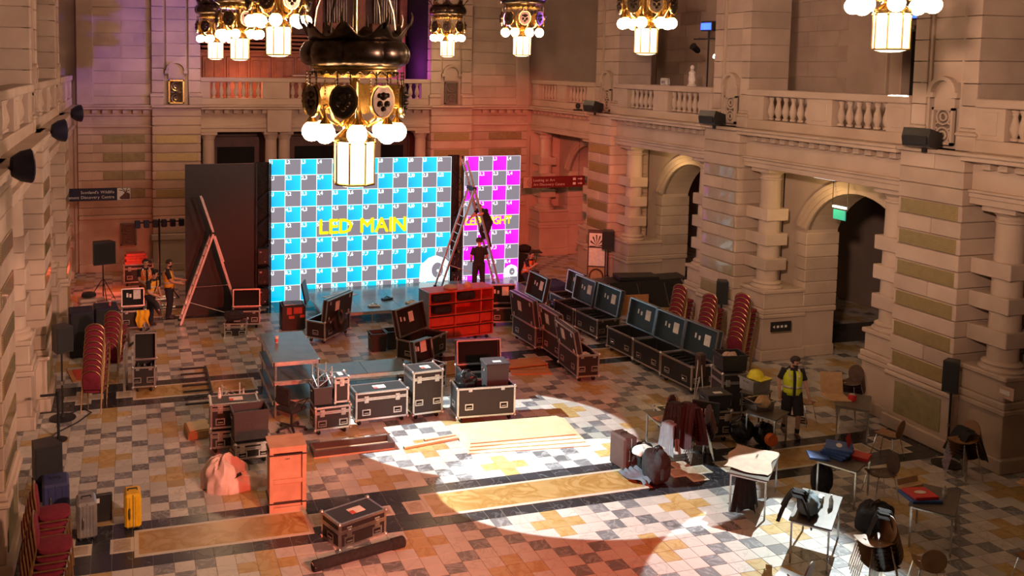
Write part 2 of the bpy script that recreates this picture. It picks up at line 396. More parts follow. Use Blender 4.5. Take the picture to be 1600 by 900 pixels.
# ================================================================ FLOOR
CINV = cam.matrix_world.inverted()
def in_view(p):
    q = CINV @ Vector(p)
    if q.z > -1: return False
    u = 633.9 + 1431.3*q.x/-q.z; v = 215.3 - 1431.3*q.y/-q.z
    return -10 < u < 1610 and -10 < v < 910
floor = struct(MB().box(-9, -4, -0.25, 27, 42, -0.004).build('floor', 'grout'))
TX, TY = 0.30, 0.286
BANDS = [(13.67, 15.10), (20.42, 21.95), (27.2, 28.75)]
tiles = []      # (x0, y0, kind)
def tile_kind(i, j):
    a = (i+(j-1)-4) % 8; b = (i-(j-1)-4) % 8
    if a == 0 or b == 0: return 1
    k = (j-1) % 8; ii = i % 8
    for ci, cj in ((0, 0), (4, 4)):
        di = min((ii-ci) % 8, (ci-ii) % 8); dj = min((k-cj) % 8, (cj-k) % 8)
        if di+dj <= 1: return 2
    return 0
I0, I1 = -32, 56
for (ya, yb, up) in ((8.9, 13.67, False), (15.10, 20.42, True), (21.95, 27.2, True), (28.75, 34.1, True)):
    n = int(round((yb-ya)/TY)); dy = (yb-ya)/n
    for j in range(n):
        y0 = ya+j*dy if up else yb-(j+1)*dy
        for i in range(I0, I1): tiles.append((6.575+TX*i, y0, dy, tile_kind(i, j)))
for ya, yb in BANDS:
    for j in range(5):
        dy = (yb-ya)/5
        for i in range(I0, I1): tiles.append((6.575+TX*i, ya+j*dy, dy, 3))
TM = ['tile_white', 'tile_grey', 'tile_yellow', 'tile_black']
near = sorted([t for t in tiles if in_view((t[0]+.15, t[1]+.14, 0))], key=lambda t: math.hypot(t[0]+.15, t[1]))[:300]
nearset = set((t[0], t[1]) for t in near)
g = 0.003
tmesh = {}
for t in near:
    k = (t[3], round(t[2], 3))
    if k not in tmesh:
        tmesh[k] = [MB().cbox(g, g, -0.02, TX-g, t[2]-g, 0.0, 0.003).mesh('floor_tile', [TM[t[3]]]) for _ in range(1)]
    obj('floor_tile', tmesh[k][0], floor, (t[0], t[1], 0))
mb = MB()
for t in tiles:
    if (t[0], t[1]) in nearset: continue
    x0, y0 = t[0]+g, t[1]+g; x1, y1 = t[0]+TX-g, t[1]+t[2]-g
    mb.m(t[3]).add([(x0,y0,-.02),(x1,y0,-.02),(x1,y1,-.02),(x0,y1,-.02),(x0,y0,0),(x1,y0,0),(x1,y1,0),(x0,y1,0)],
        [(4,5,6,7),(0,1,5,4),(1,2,6,5),(2,3,7,6),(3,0,4,7)])
o = mb.build('floor_tiling', TM, floor, fix=False); o['kind'] = 'stuff'
# inlaid slabs of the dark bands: yellow panels with white borders, striped tabs, crosses
def slab_rect(x0, y0, x1, y1, m1='slab_yellow', b=0.07):
    MB().cbox(x0, y0, -0.01, x1, y1, 0.004, 0.002).build('slab_border', 'slab_white', floor)
    MB().cbox(x0+b, y0+b, -0.01, x1-b, y1-b, 0.006, 0.002).build('inlaid_slab', m1, floor)
for ya, yb in BANDS:
    cy = (ya+yb)/2
    for x0, x1 in ((0.0, 2.78), (4.78, 8.95), (11.0, 13.8)):
        slab_rect(x0, cy-.42, x1, cy+.42)
        for tx in (x0-.36, x1): slab_rect(tx+.002, cy-.22, tx+.358, cy+.22, 'slab_striped', 0.05)
    for cx in (-1.05, 3.78, 9.97, 14.65):
        for ang in (0, 1):
            a, c = (.42, .17) if ang == 0 else (.17, .42)
            MB().cbox(cx-a, cy-c, -0.01, cx+a, cy+c, 0.004+.0004*ang, 0.002).build('slab_border', 'slab_white', floor)
            MB().cbox(cx-a+.05, cy-c+.05, -0.01, cx+a-.05, cy+c-.05, 0.006+.0004*ang, 0.002).build('inlaid_slab', 'slab_striped', floor)

# ================================================================ SIDE WALLS
PIERS = [6.9, 13.72, 20.54, 27.3]; PW = 1.55; ZT = 13.0
def block(mbname, x0, y0, z0, x1, y1, z1, parent, mt='stone', c=0.014, g=0.007):
    return MB().cbox(x0, y0+g, z0+g, x1, y1-g, z1-g, c).build(mbname, mt, parent)
def baluster_mesh(h=0.58):
    p = [(.085,0),(.085,.05),(.055,.06),(.06,.09),(.10,.17),(.105,.23),(.085,.32),(.055,.42),(.05,.47),(.07,.50),(.07,.53),(.085,.535),(.085,h)]
    return MB().lathe([(r*.9, z) for r, z in p], n=10).mesh('baluster', 'stone_plain', True)
BAL = baluster_mesh()
def grille(parent, cx, cy, z0, wd, ht, axis, sgn, mt='stone_plain'):
    """carved openwork panel; axis = normal axis"""
    m = MB()
    def P(a, b, d): return (cx+sgn*d, cy+a, z0+b) if axis == 'x' else (cx+a, cy+sgn*d, z0+b)
    h = wd/2
    for a0, a1, b0, b1 in ((-h,-h+.05,0,ht),(h-.05,h,0,ht),(-h,h,0,.05),(-h,h,ht-.05,ht)):
        p, q = P(a0,b0,0), P(a1,b1,-.07); m.box(*p, *q)
    n = max(2, int(ht/(wd*.8)))
    for k in range(n):
        zc = ht*(k+.5)/n; r = min(wd*.36, ht/n*.42)
        for rr in (r, r*.5):
            m.tube([P(rr*math.cos(t*PI/6), zc+rr*math.sin(t*PI/6), -.03) for t in range(12)], .022, 5, True)
        for t in range(4):
            a = PI/4+t*PI/2; m.tube([P(r*math.cos(a), zc+r*math.sin(a), -.03), P(r*1.5*math.cos(a), zc+r*1.35*math.sin(a), -.03)], .02, 5)
    m.build('grille', mt, parent, True)
    b = MB(); b.box(*P(-h+.02, .02, .03), *P(h-.02, ht-.02, .05)); b.build('grille_backing', 'stone_dark', parent)
def course_list(z0, z1, n): return [(z0+(z1-z0)*k/n, z0+(z1-z0)*(k+1)/n) for k in range(n)]
ZC = [1.35+.326*k for k in range(15)]            # joints of the rusticated courses: 1.35 ... 5.91
def side_wall(side):
    R = side == 'right'
    X = (lambda x: x) if R else (lambda x: 13.64-x)
    s = 1 if R else -1
    wall = sroot('wall_'+side)
    for py in PIERS[1:] if R else PIERS:
        vis = not (py < 10)
        pier = MB().box(X(15.46), py+.05, 0, X(16.9), py+PW-.05, 6.0).build('pier', 'stone_plain', wall)
        MB().cbox(X(15.32), py-.05, 0, X(16.85), py+PW+.05, .28, .02).build('plinth', 'stone_plain', pier)
        MB().cbox(X(15.40), py, .28, X(16.85), py+PW, 1.12, .01).build('dado', 'stone_plain', pier)
        MB().cbox(X(15.385), py+.2, .36, X(15.42), py+PW-.2, 1.04, .004).build('dado_panel', 'gold_panel', pier)
        mm = MB(); mm.cbox(X(15.33), py-.06, 1.12, X(16.85), py+PW+.06, 1.22, .03); mm.cbox(X(15.36), py-.03, 1.22, X(16.85), py+PW+.03, 1.35, .03)
        mm.build('dado_moulding', 'stone_plain', pier)
        for k in range(14):
            z0, z1 = ZC[k], ZC[k+1]
            plq = k in (0, 2, 4, 6, 8, 10)
            x0 = 15.415 if plq else 15.40
            if k % 4 == 1:
                block('stone_block', X(x0), py, z0, X(16.85), py+PW*.45, z1, pier); block('stone_block', X(x0), py+PW*.45, z0, X(16.85), py+PW, z1, pier)
            else: block('stone_block', X(x0), py, z0, X(16.85), py+PW, z1, pier)
            if plq and vis:
                p = MB().cbox(X(15.395), py+.09, z0+.02, X(15.43), py+PW-.09, z1-.02, .004).build('memorial_plate', 'brass_plate', pier)
        block('capping', X(15.30), py-.02, 5.914, X(16.85), py+PW+.02, 6.0, pier, g=0)
        # upper storey
        up = MB().box(X(15.78), py+.06, 6.0, X(16.9), py+PW-.06, ZT).build('upper_pier', 'stone_plain', wall)
        for zi, (z0, z1) in enumerate(course_list(6.0, ZT, 16)):
            for a, b in ((0, .36), (PW-.36, PW)): block('stone_block', X(15.62), py+a, z0, X(16.85), py+b, z1, up, c=.008)
            if z0 > 7.3: block('stone_block', X(15.70), py+.42, z0, X(16.8), py+PW-.42, z1, up, c=.008)
        for a, b in ((.36, .42), (PW-.42, PW-.36)): MB().box(X(15.66), py+a, 6.0, X(16.8), py+b, ZT).build('pilaster_fillet', 'stone_plain', up)
        for a, b in ((-.05, .38), (PW-.38, PW+.05)):
            mm = MB(); mm.cbox(X(15.56), py+a, 6.0, X(16.85), py+b, 6.28, .01); mm.cbox(X(15.53), py+a-.03, 6.28, X(16.85), py+b+.03, 6.36, .03); mm.cbox(X(15.58), py+a, 6.36, X(16.85), py+b, 6.44, .03)
            mm.build('pilaster_base', 'stone_plain', up)
        cy = py+PW/2
        hood = MB()
        n = 10
        hood.prism([(cy+.33*math.cos(PI*t/n), 7.12+.33*math.sin(PI*t/n)) for t in range(n+1)] + [(cy+.25*math.cos(PI*t/n), 7.12+.25*math.sin(PI*t/n)) for t in range(n, -1, -1)], X(15.55), X(15.8), 'x')
        hood.box(X(15.57), cy-.36, 7.02, X(15.8), cy-.22, 7.13); hood.box(X(15.57), cy+.22, 7.02, X(15.8), cy+.36, 7.13)
        hood.build('niche_hood', 'stone_plain', up)
        MB().prism([(cy+.24*math.cos(PI*t/n), 7.12+.24*math.sin(PI*t/n)) for t in range(n+1)] + [(cy-.24, 6.82), (cy+.24, 6.82)], X(15.66), X(15.8), 'x').build('niche_panel', 'stone_plain', up)
        grille(up, X(15.68), cy, 6.08, .5, .74, 'x', s)
    # bays
    edges = [(PIERS[0]+PW, PIERS[1]), (PIERS[1]+PW, PIERS[2]), (PIERS[2]+PW, PIERS[3]), (PIERS[3]+PW, 34.08)]
    for bi, (a, b) in enumerate(edges):
        if bi == 0 and R: a = 9.6
        cy = (a+b)/2
        # entablature
        en = MB().box(X(15.62), a, 5.26, X(16.95), b, 5.9).build('entablature', 'stone_plain', wall)
        mm = MB(); mm.cbox(X(15.57), a, 5.0, X(16.9), b, 5.13, .008); mm.cbox(X(15.54), a, 5.13, X(16.9), b, 5.22, .008); mm.cbox(X(15.50), a, 5.22, X(16.9), b, 5.28, .02)
        mm.build('architrave', 'stone_plain', en)
        mm = MB(); mm.cbox(X(15.28), a, 5.84, X(16.9), b, 5.92, .01); mm.cbox(X(15.24), a, 5.92, X(16.9), b, 6.0, .025)
        mm.build('cornice', 'stone_plain', en)
        dm = MB().box(0, 0, 0, s*.20, .17, .12).mesh('dentil', 'stone_plain')
        nd = int((b-a-.2)/.345)
        for k in range(nd): obj('dentil', dm, en, (X(15.44), a+.15+k*.345, 5.70))
        # columns with square drums
        for ce, sg in ((a, 1), (b, -1)):
            c = ce+sg*.56
            if bi == 0 and sg == 1: continue
            co = MB().lathe([(.27,2.02),(.275,2.6),(.265,3.6),(.245,4.68),(.27,4.70),(.27,4.74),(.245,4.76),(.25,4.82),(.33,4.9)], (X(16.0), c, 0), 20).build('column', 'stone_plain', wall, True)
            mm = MB(); mm.cbox(X(15.65), c-.35, 4.89, X(16.35), c+.35, 5.0, .01); mm.build('abacus', 'stone_plain', co)
            MB().lathe([(.40,1.85),(.41,1.89),(.38,1.93),(.33,1.95),(.33,1.97),(.36,1.99),(.34,2.02),(.28,2.05)], (X(16.0), c, 0), 20).build('column_base', 'stone_plain', co, True)
            for z0, z1 in ((ZC[3], ZC[4]), (ZC[5], ZC[6]), (ZC[7], ZC[8])):
                block('square_drum', X(15.69), min(ce, c+sg*.31), z0, X(16.35), max(ce, c+sg*.31), z1, co)
            pd = MB().cbox(X(15.62), min(ce, c+sg*.40), .28, X(16.9), max(ce, c+sg*.40), 1.12, .01).build('pedestal', 'stone_plain', co)
            mm = MB()
            for xx, ex, z0, z1 in ((15.54,.48,0,.28),(15.55,.47,1.12,1.22),(15.58,.44,1.22,1.35),(15.64,.38,1.35,1.75),(15.59,.43,1.75,1.85)):
                mm.cbox(X(xx), min(ce, c+sg*ex), z0, X(16.9), max(ce, c+sg*ex), z1, .02)
            mm.build('pedestal_moulding', 'stone_plain', co)
        # arched inner wall
        if bi == 0: hw = 0
        x0, x1 = X(16.9), X(17.86); hw = 1.70; zs = 3.38; rise = 1.18
        RR = (hw*hw+rise*rise)/(2*rise); zc = zs+rise-RR; th = math.asin(hw/RR)
        arc = [(cy+RR*math.sin(t), zc+RR*math.cos(t)) for t in [th*(k/9-1) for k in range(19)]]
        iw = MB().prism([(a, 0), (cy-hw, 0), (cy-hw, zs)] + arc[1:-1] + [(cy+hw, zs), (cy+hw, 0), (b, 0), (b, 5.2), (a, 5.2)], x0, x1, 'x').build('arched_wall', 'stone_plain', wall)
        mm = MB()
        for r0, r1, pr in ((0, .10, .05), (.10, .22, .09), (.22, .32, .13)):
            A = [(cy+(RR+r0)*math.sin(t), zc+(RR+r0)*math.cos(t)) for t in [th*(k/9-1) for k in range(19)]]
            B = [(cy+(RR+r1)*math.sin(t), zc+(RR+r1)*math.cos(t)) for t in [th*(k/9-1) for k in range(19)]]
            mm.prism(A+B[::-1], X(16.9-pr), X(17.0), 'x')
        mm.build('archivolt', 'stone_plain', iw)
        for sg in (-1, 1):
            je = cy+sg*hw
            for k in range(0, 6):
                ext = .40 if k % 2 else .28
                block('quoin', X(16.86), je-sg*.035, ZC[k], X(17.9), je+sg*ext, ZC[k+1], iw)
            mm = MB(); mm.cbox(X(16.84), je-sg*.06, 1.20, X(17.9), je+sg*.7, 1.35, .03); mm.cbox(X(16.86), je-sg*.03, 0, X(17.9), je+sg*.7, .3, .02)
            mm.build('jamb_moulding', 'stone_plain', iw)
        # balustrade
        bal = MB().cbox(X(15.58), a, 6.0, X(15.95), b, 6.24, .015).build('balustrade', 'stone_plain', wall)
        MB().cbox(X(15.55), a, 6.86, X(15.98), b, 7.03, .02).build('handrail', 'stone_plain', bal)
        L_ = b-a; seg = [(0, .62), (L_/2-.40, L_/2+.40), (L_-.62, L_)]
        for p0, p1 in seg:
            MB().cbox(X(15.60), a+p0, 6.24, X(15.93), a+p1, 6.86, .01).build('balustrade_pedestal', 'stone_plain', bal)
            MB().cbox(X(15.585), a+p0+.15, 6.34, X(15.63), a+p1-.15, 6.78, .008).build('pedestal_panel', 'stone_plain', bal)
        for p0, p1 in ((.62, L_/2-.40), (L_/2+.40, L_-.62)):
            for k in range(6): obj('baluster', BAL, bal, (X(15.76), a+p0+(p1-p0)*(k+.5)/6, 6.26))
    # gallery behind the balustrade
    MB().box(X(15.7), 2, 5.9, X(21), 34.08, 6.0).build('gallery_floor', 'stone_plain', wall)
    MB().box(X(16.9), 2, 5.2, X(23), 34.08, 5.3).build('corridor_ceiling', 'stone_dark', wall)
    gw = MB().box(X(19.6), 2, 6.0, X(20.2), 34.08, ZT).build('gallery_back_wall', 'stone_plain', wall)
    for bi, (a, b) in enumerate(edges):
        cy = (a+b)/2
        for k in range(10):
            for h in range(2):
                yy0 = a-.6+h*1.2+(0.35 if k % 2 else 0)
                block('stone_block', X(19.56), yy0, 6.0+k*.45, X(19.7), yy0+1.2, 6.45+k*.45, gw, c=.006)
        MB().box(X(19.5), cy-.1, 6.0, X(19.65), cy+1.25, 10.2).build('gallery_dark_slab', 'darkness', gw)  # solid dark slab, the opening's unlit depth put into its colour
        for pc in (cy+1.45, cy+1.95):
            p_ = MB().cbox(X(19.2), pc-.2, 6.3, X(19.7), pc+.2, 8.6, .02).build('gallery_pilaster', 'stone_plain', gw)
            mm = MB(); mm.cbox(X(19.12), pc-.26, 8.6, X(19.7), pc+.26, 8.72, .02); mm.cbox(X(19.12), pc-.26, 6.0, X(19.7), pc+.26, 6.3, .02)
            mm.build('pilaster_capital', 'stone_plain', p_)
        MB().cbox(X(19.1), cy+1.15, 8.72, X(19.7), cy+2.25, 9.1, .03).build('gallery_cornice', 'stone_plain', gw)
        pc = cy-.45
        MB().cbox(X(18.6), pc-.28, 6.0, X(19.2), pc+.28, ZT, .02).build('gallery_column', 'stone_plain', gw)
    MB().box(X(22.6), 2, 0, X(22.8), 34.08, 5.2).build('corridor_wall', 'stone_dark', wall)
    if side == 'right':
        for bi, (a, b) in enumerate(edges[1:3]):
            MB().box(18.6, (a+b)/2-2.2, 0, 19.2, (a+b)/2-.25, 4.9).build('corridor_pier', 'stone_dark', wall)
    return wall
wall_right = side_wall('right')
wall_left = side_wall('left')

# ================================================================ BACK WALL (organ end)
YB = 34.08
wall_back = sroot('wall_back')
bc = MB().box(-1.9, YB+.06, 0, .9, YB+.8, ZT).build('wall_core', 'stone_plain', wall_back)
bc2 = MB().box(12.75, YB+.06, 0, 15.6, YB+.8, ZT).build('wall_core', 'stone_plain', wall_back)
for core, xa, xb, sg in ((bc, -1.78, .75, 1), (bc2, 12.9, 15.42, -1)):
    MB().cbox(xa, YB-.08, 0, xb, YB+.1, .3, .02).build('plinth', 'stone_plain', core)
    MB().cbox(xa, YB-.02, .3, xb, YB+.1, 1.9, .01).build('dado', 'stone_plain', core)
    MB().cbox(xa, YB-.08, 1.9, xb, YB+.1, 2.05, .03).build('dado_moulding', 'stone_plain', core)
    for k in range(2, 14):
        z0, z1 = ZC[k], ZC[k+1]
        if k == 2: z0 = 2.05
        x1 = xa+.5 if sg > 0 else xb-.5
        block('stone_block', xa, YB-.015, z0, xb, YB+.1, z1, core)
        block('quoin', min(x1, xa if sg > 0 else xb)+.004, YB-.03, z0, max(x1, xa if sg > 0 else xb)-.004, YB+.1, z1, core)
        if k in (4, 6, 8, 10):
            MB().cbox(min(xa, xb)+.85, YB-.03, z0+.02, max(xa, xb)-.25, YB+.05, z1-.02, .004).build('memorial_plate', 'gold_panel', core)
    mm = MB(); mm.cbox(xa, YB-.30, 5.84, xb, YB+.1, 5.92, .01); mm.cbox(xa, YB-.34, 5.92, xb, YB+.1, 6.0, .025); mm.cbox(xa, YB-.10, 5.2, xb, YB+.1, 5.28, .02)
    mm.build('cornice', 'stone_plain', core)
    dm = MB().box(0, -.2, 0, .17, 0, .12).mesh('dentil', 'stone_plain')
    for k in range(6): obj('dentil', dm, core, (min(xa, xb)+.5+k*.345, YB, 5.70))
    for k, (z0, z1) in enumerate(course_list(6.3, ZT, 15)):
        cut = xa+1.1+(.4 if k % 2 else 0)
        block('stone_block', xa, YB-.01, z0, cut, YB+.1, z1, core, c=.006); block('stone_block', cut, YB-.01, z0, xb, YB+.1, z1, core, c=.006)
    MB().cbox(xa, YB-.06, 6.0, xb, YB+.1, 6.3, .03).build('upper_plinth', 'stone_plain', core)
    e0, e1 = (xa, xa+.55) if sg > 0 else (xb-.55, xb)
    MB().cbox(e0, YB-.12, 6.0, e1, YB+.1, ZT, .01).build('corner_pilaster', 'stone_plain', core)
grille(bc, -.1, YB-.06, .95, .55, .8, 'y', 1, 'stone_dark')
for px0, px1 in ((.75, 2.45), (11.22, 12.92)):
    pier = MB().box(px0+.05, YB-.25, 0, px1-.05, YB+.8, 6.0).build('pier', 'stone_plain', wall_back)
    MB().cbox(px0-.05, YB-.38, 0, px1+.05, YB+.7, .28, .02).build('plinth', 'stone_plain', pier)
    MB().cbox(px0, YB-.30, .28, px1, YB+.7, 1.12, .01).build('dado', 'stone_plain', pier)
    MB().cbox(px0-.06, YB-.37, 1.12, px1+.06, YB+.7, 1.35, .03).build('dado_moulding', 'stone_plain', pier)
    for k in range(14):
        block('stone_block', px0, YB-.30, ZC[k]+.006, px1, YB+.7, ZC[k+1]-.006, pier)
        if k in (4, 6, 8, 10): MB().cbox(px0+.12, YB-.315, ZC[k]+.02, px1-.12, YB, ZC[k+1]-.02, .004).build('memorial_plate', 'brass_plate', pier)
    MB().cbox(px0-.02, YB-.42, 5.914, px1+.02, YB+.7, 6.0, .01).build('capping', 'stone_plain', pier)
    up = MB().box(px0+.06, YB-.02, 6.0, px1-.06, YB+.8, ZT).build('upper_pier', 'stone_plain', wall_back)
    for z0, z1 in course_list(6.0, ZT, 16):
        for a, b in ((0, .42), (px1-px0-.42, px1-px0)): block('stone_block', px0+a, YB-.16, z0+.004, px0+b, YB+.7, z1-.004, up, c=.008)
        if z0 > 7.3: block('stone_block', px0+.5, YB-.10, z0+.004, px1-.5, YB+.6, z1-.004, up, c=.008)
    cx = (px0+px1)/2; n = 10
    for a in (px0-.05, px1-.40):
        mm = MB(); mm.cbox(a, YB-.22, 6.0, a+.45, YB+.7, 6.28, .01); mm.cbox(a-.03, YB-.25, 6.28, a+.48, YB+.7, 6.40, .03); mm.build('pilaster_base', 'stone_plain', up)
    hood = MB(); hood.prism([(cx+.36*math.cos(PI*t/n), 7.22+.36*math.sin(PI*t/n)) for t in range(n+1)] + [(cx+.28*math.cos(PI*t/n), 7.22+.28*math.sin(PI*t/n)) for t in range(n, -1, -1)], YB-.24, YB+.1, 'y')
    hood.box(cx-.40, YB-.22, 7.12, cx-.26, YB, 7.23); hood.box(cx+.26, YB-.22, 7.12, cx+.40, YB, 7.23); hood.build('niche_hood', 'stone_plain', up)
    MB().prism([(cx+.27*math.cos(PI*t/n), 7.22+.27*math.sin(PI*t/n)) for t in range(n+1)] + [(cx-.27, 6.95), (cx+.27, 6.95)], YB-.12, YB+.05, 'y').build('niche_panel', 'stone_plain', up)
    grille(up, cx, YB-.14, 6.05, .55, .85, 'y', 1, 'brass' if px0 < 2 else 'stone_dark')
# centre of the back wall: entablature, columns, dark doors, balustrade
en = MB().box(2.45, YB-.02, 5.26, 11.22, YB+1.2, 5.9).build('entablature', 'stone_plain', wall_back)
mm = MB(); mm.cbox(2.45, YB-.08, 5.0, 11.22, YB+1.2, 5.13, .008); mm.cbox(2.45, YB-.11, 5.13, 11.22, YB+1.2, 5.28, .02); mm.build('architrave', 'stone_plain', en)
mm = MB(); mm.cbox(2.45, YB-.34, 5.84, 11.22, YB+1.2, 5.92, .01); mm.cbox(2.45, YB-.38, 5.92, 11.22, YB+1.2, 6.0, .025); mm.build('cornice', 'stone_plain', en)
dm = MB().box(0, -.2, 0, .17, 0, .12).mesh('dentil', 'stone_plain')
for k in range(25): obj('dentil', dm, en, (2.6+k*.345, YB-.02, 5.70))
for x in (4.85, 8.4): MB().cbox(x, YB-.30, 5.0, x+.9, YB, 5.84, .01).build('entablature_break', 'stone_plain', en)
for x in (2.75, 5.05, 5.55, 8.6, 9.1, 10.92):
    co = MB().lathe([(.24,1.6),(.235,3),(.215,4.72),(.24,4.74),(.24,4.78),(.30,4.9)], (x, YB+.15, 0), 16).build('column', 'stone_plain', wall_back, True)
    MB().cbox(x-.3, YB-.15, 4.9, x+.3, YB+.45, 5.0, .01).build('abacus', 'stone_plain', co)
    mm = MB(); mm.cbox(x-.36, YB-.2, 0, x+.36, YB+.5, 1.5, .02); mm.build('pedestal', 'stone_plain', co)
rc = MB().box(2.4, YB+1.2, 0, 11.3, YB+1.5, 6).build('recess_wall', 'dark_wood', wall_back)
for x0, x1 in ((2.95, 4.75), (5.9, 8.2), (8.9, 10.7)):
    MB().cbox(x0, YB+1.08, 0, x1, YB+1.25, 4.75, .02).build('door_leaf', 'dark_wood', rc)
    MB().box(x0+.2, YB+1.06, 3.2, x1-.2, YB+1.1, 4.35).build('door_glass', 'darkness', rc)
bal = MB().cbox(2.45, YB-.08, 6.0, 11.22, YB+.25, 6.24, .015).build('balustrade', 'stone_plain', wall_back)
MB().cbox(2.45, YB-.12, 6.84, 11.22, YB+.28, 7.0, .02).build('handrail', 'stone_plain', bal)
x = 2.45
for a, kind in ((.35, 0), (1.9, 7), (1.0, 0), (2.27, 8), (1.0, 0), (1.9, 7), (.35, 0)):
    if not kind: MB().cbox(x, YB-.10, 6.24, x+a, YB+.22, 6.84, .01).build('balustrade_pedestal', 'stone_plain', bal)
    else:
        for k in range(kind): obj('baluster', BAL, bal, (x+a*(k+.5)/kind, YB+.08, 6.25))
    x += a
# organ loft
MB().box(2.4, YB+.2, 5.9, 11.3, 40, 6.0).build('loft_floor', 'dark_wood', wall_back)
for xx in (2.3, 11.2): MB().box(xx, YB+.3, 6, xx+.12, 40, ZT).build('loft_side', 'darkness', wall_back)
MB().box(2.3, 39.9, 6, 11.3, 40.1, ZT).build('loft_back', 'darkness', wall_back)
# hall closure out of sight: vault and camera-end wall
struct(MB().box(-4, -4, ZT, 18, 36, ZT+.2).build('ceiling', 'stone_plain'))
struct(MB().box(-9, -3.9, 0, 24, -3.6, ZT).build('wall_front', 'stone_plain'))


# close the corners at the organ end
for xa, xb in ((-9, -1.7), (15.35, 23)):
    MB().box(xa, YB+.12, 0, xb, YB+.6, ZT).build('end_wall', 'stone_plain', wall_back)
# ================================================================ ORGAN
org = thing('organ', 'carved wooden organ case with metal pipes behind the far balustrade', 'organ', (6.8, 36.6, 6.0))
oc = MB().box(-4.2, 0, 0, 4.2, 2.2, 1.95).build('case_base', 'organ_wood', org)
for k in range(9):
    x = -4.1+k*.93
    fr_ = MB().cbox(x, -.05, .10, x+.84, .02, 1.80, .03).build('case_panel', 'organ_wood', oc)
    for a, b in ((.10, .40), (.46, .76)): MB().cbox(x+a, -.075, .25, x+b, -.04, 1.65, .015).build('raised_field', 'organ_wood', fr_)
for k in range(5): MB().cbox(-4.2+.05*k, -.32+.06*k, 1.95+.16*k, 4.2-.05*k, 1.8, 2.05+.16*k, .02).build('case_moulding', 'organ_wood', org)
MB().cbox(-.9, -.9, 0, 1.3, -.1, 1.05, .02).build('console', 'organ_wood', org)
MB().cbox(-.7, -.95, 1.05, 1.1, -.6, 1.10, .01).build('keyboard', 'slab_white', org)
MB().cbox(2.4, -.28, 1.95, 4.1, .6, 2.75, .03).build('case_shoulder', 'organ_wood', org)
MB().box(-4.2, 1.0, 2.75, 4.2, 1.8, 6.6).build('case_upper_back', 'dark_wood', org)
for xa, xb, n in ((-4.0, -3.0, 9), (-1.85, -.95, 9), (.95, 1.85, 9), (2.95, 4.0, 10)):
    tw = MB().cbox(xa-.1, .4, 2.75, xb+.1, 1.2, 3.25, .03).build('pipe_tower', 'organ_wood', org)
    for k in range(n):
        x = xa+(xb-xa)*(k+.5)/n; r = (xb-xa)/n*.44
        MB().lathe([(r*.3, 3.2), (r, 3.5+.1*abs(k-n/2)), (r, 6.3)], (x, .6, 0), 8).build('organ_pipe', 'pipe_metal', tw, True)
for x in (-4.2, -2.4, -.6, .6, 2.4, 4.2): MB().cbox(x-.16, .35, 2.75, x+.16, 1.1, 6.6, .03).build('case_post', 'organ_wood', org)

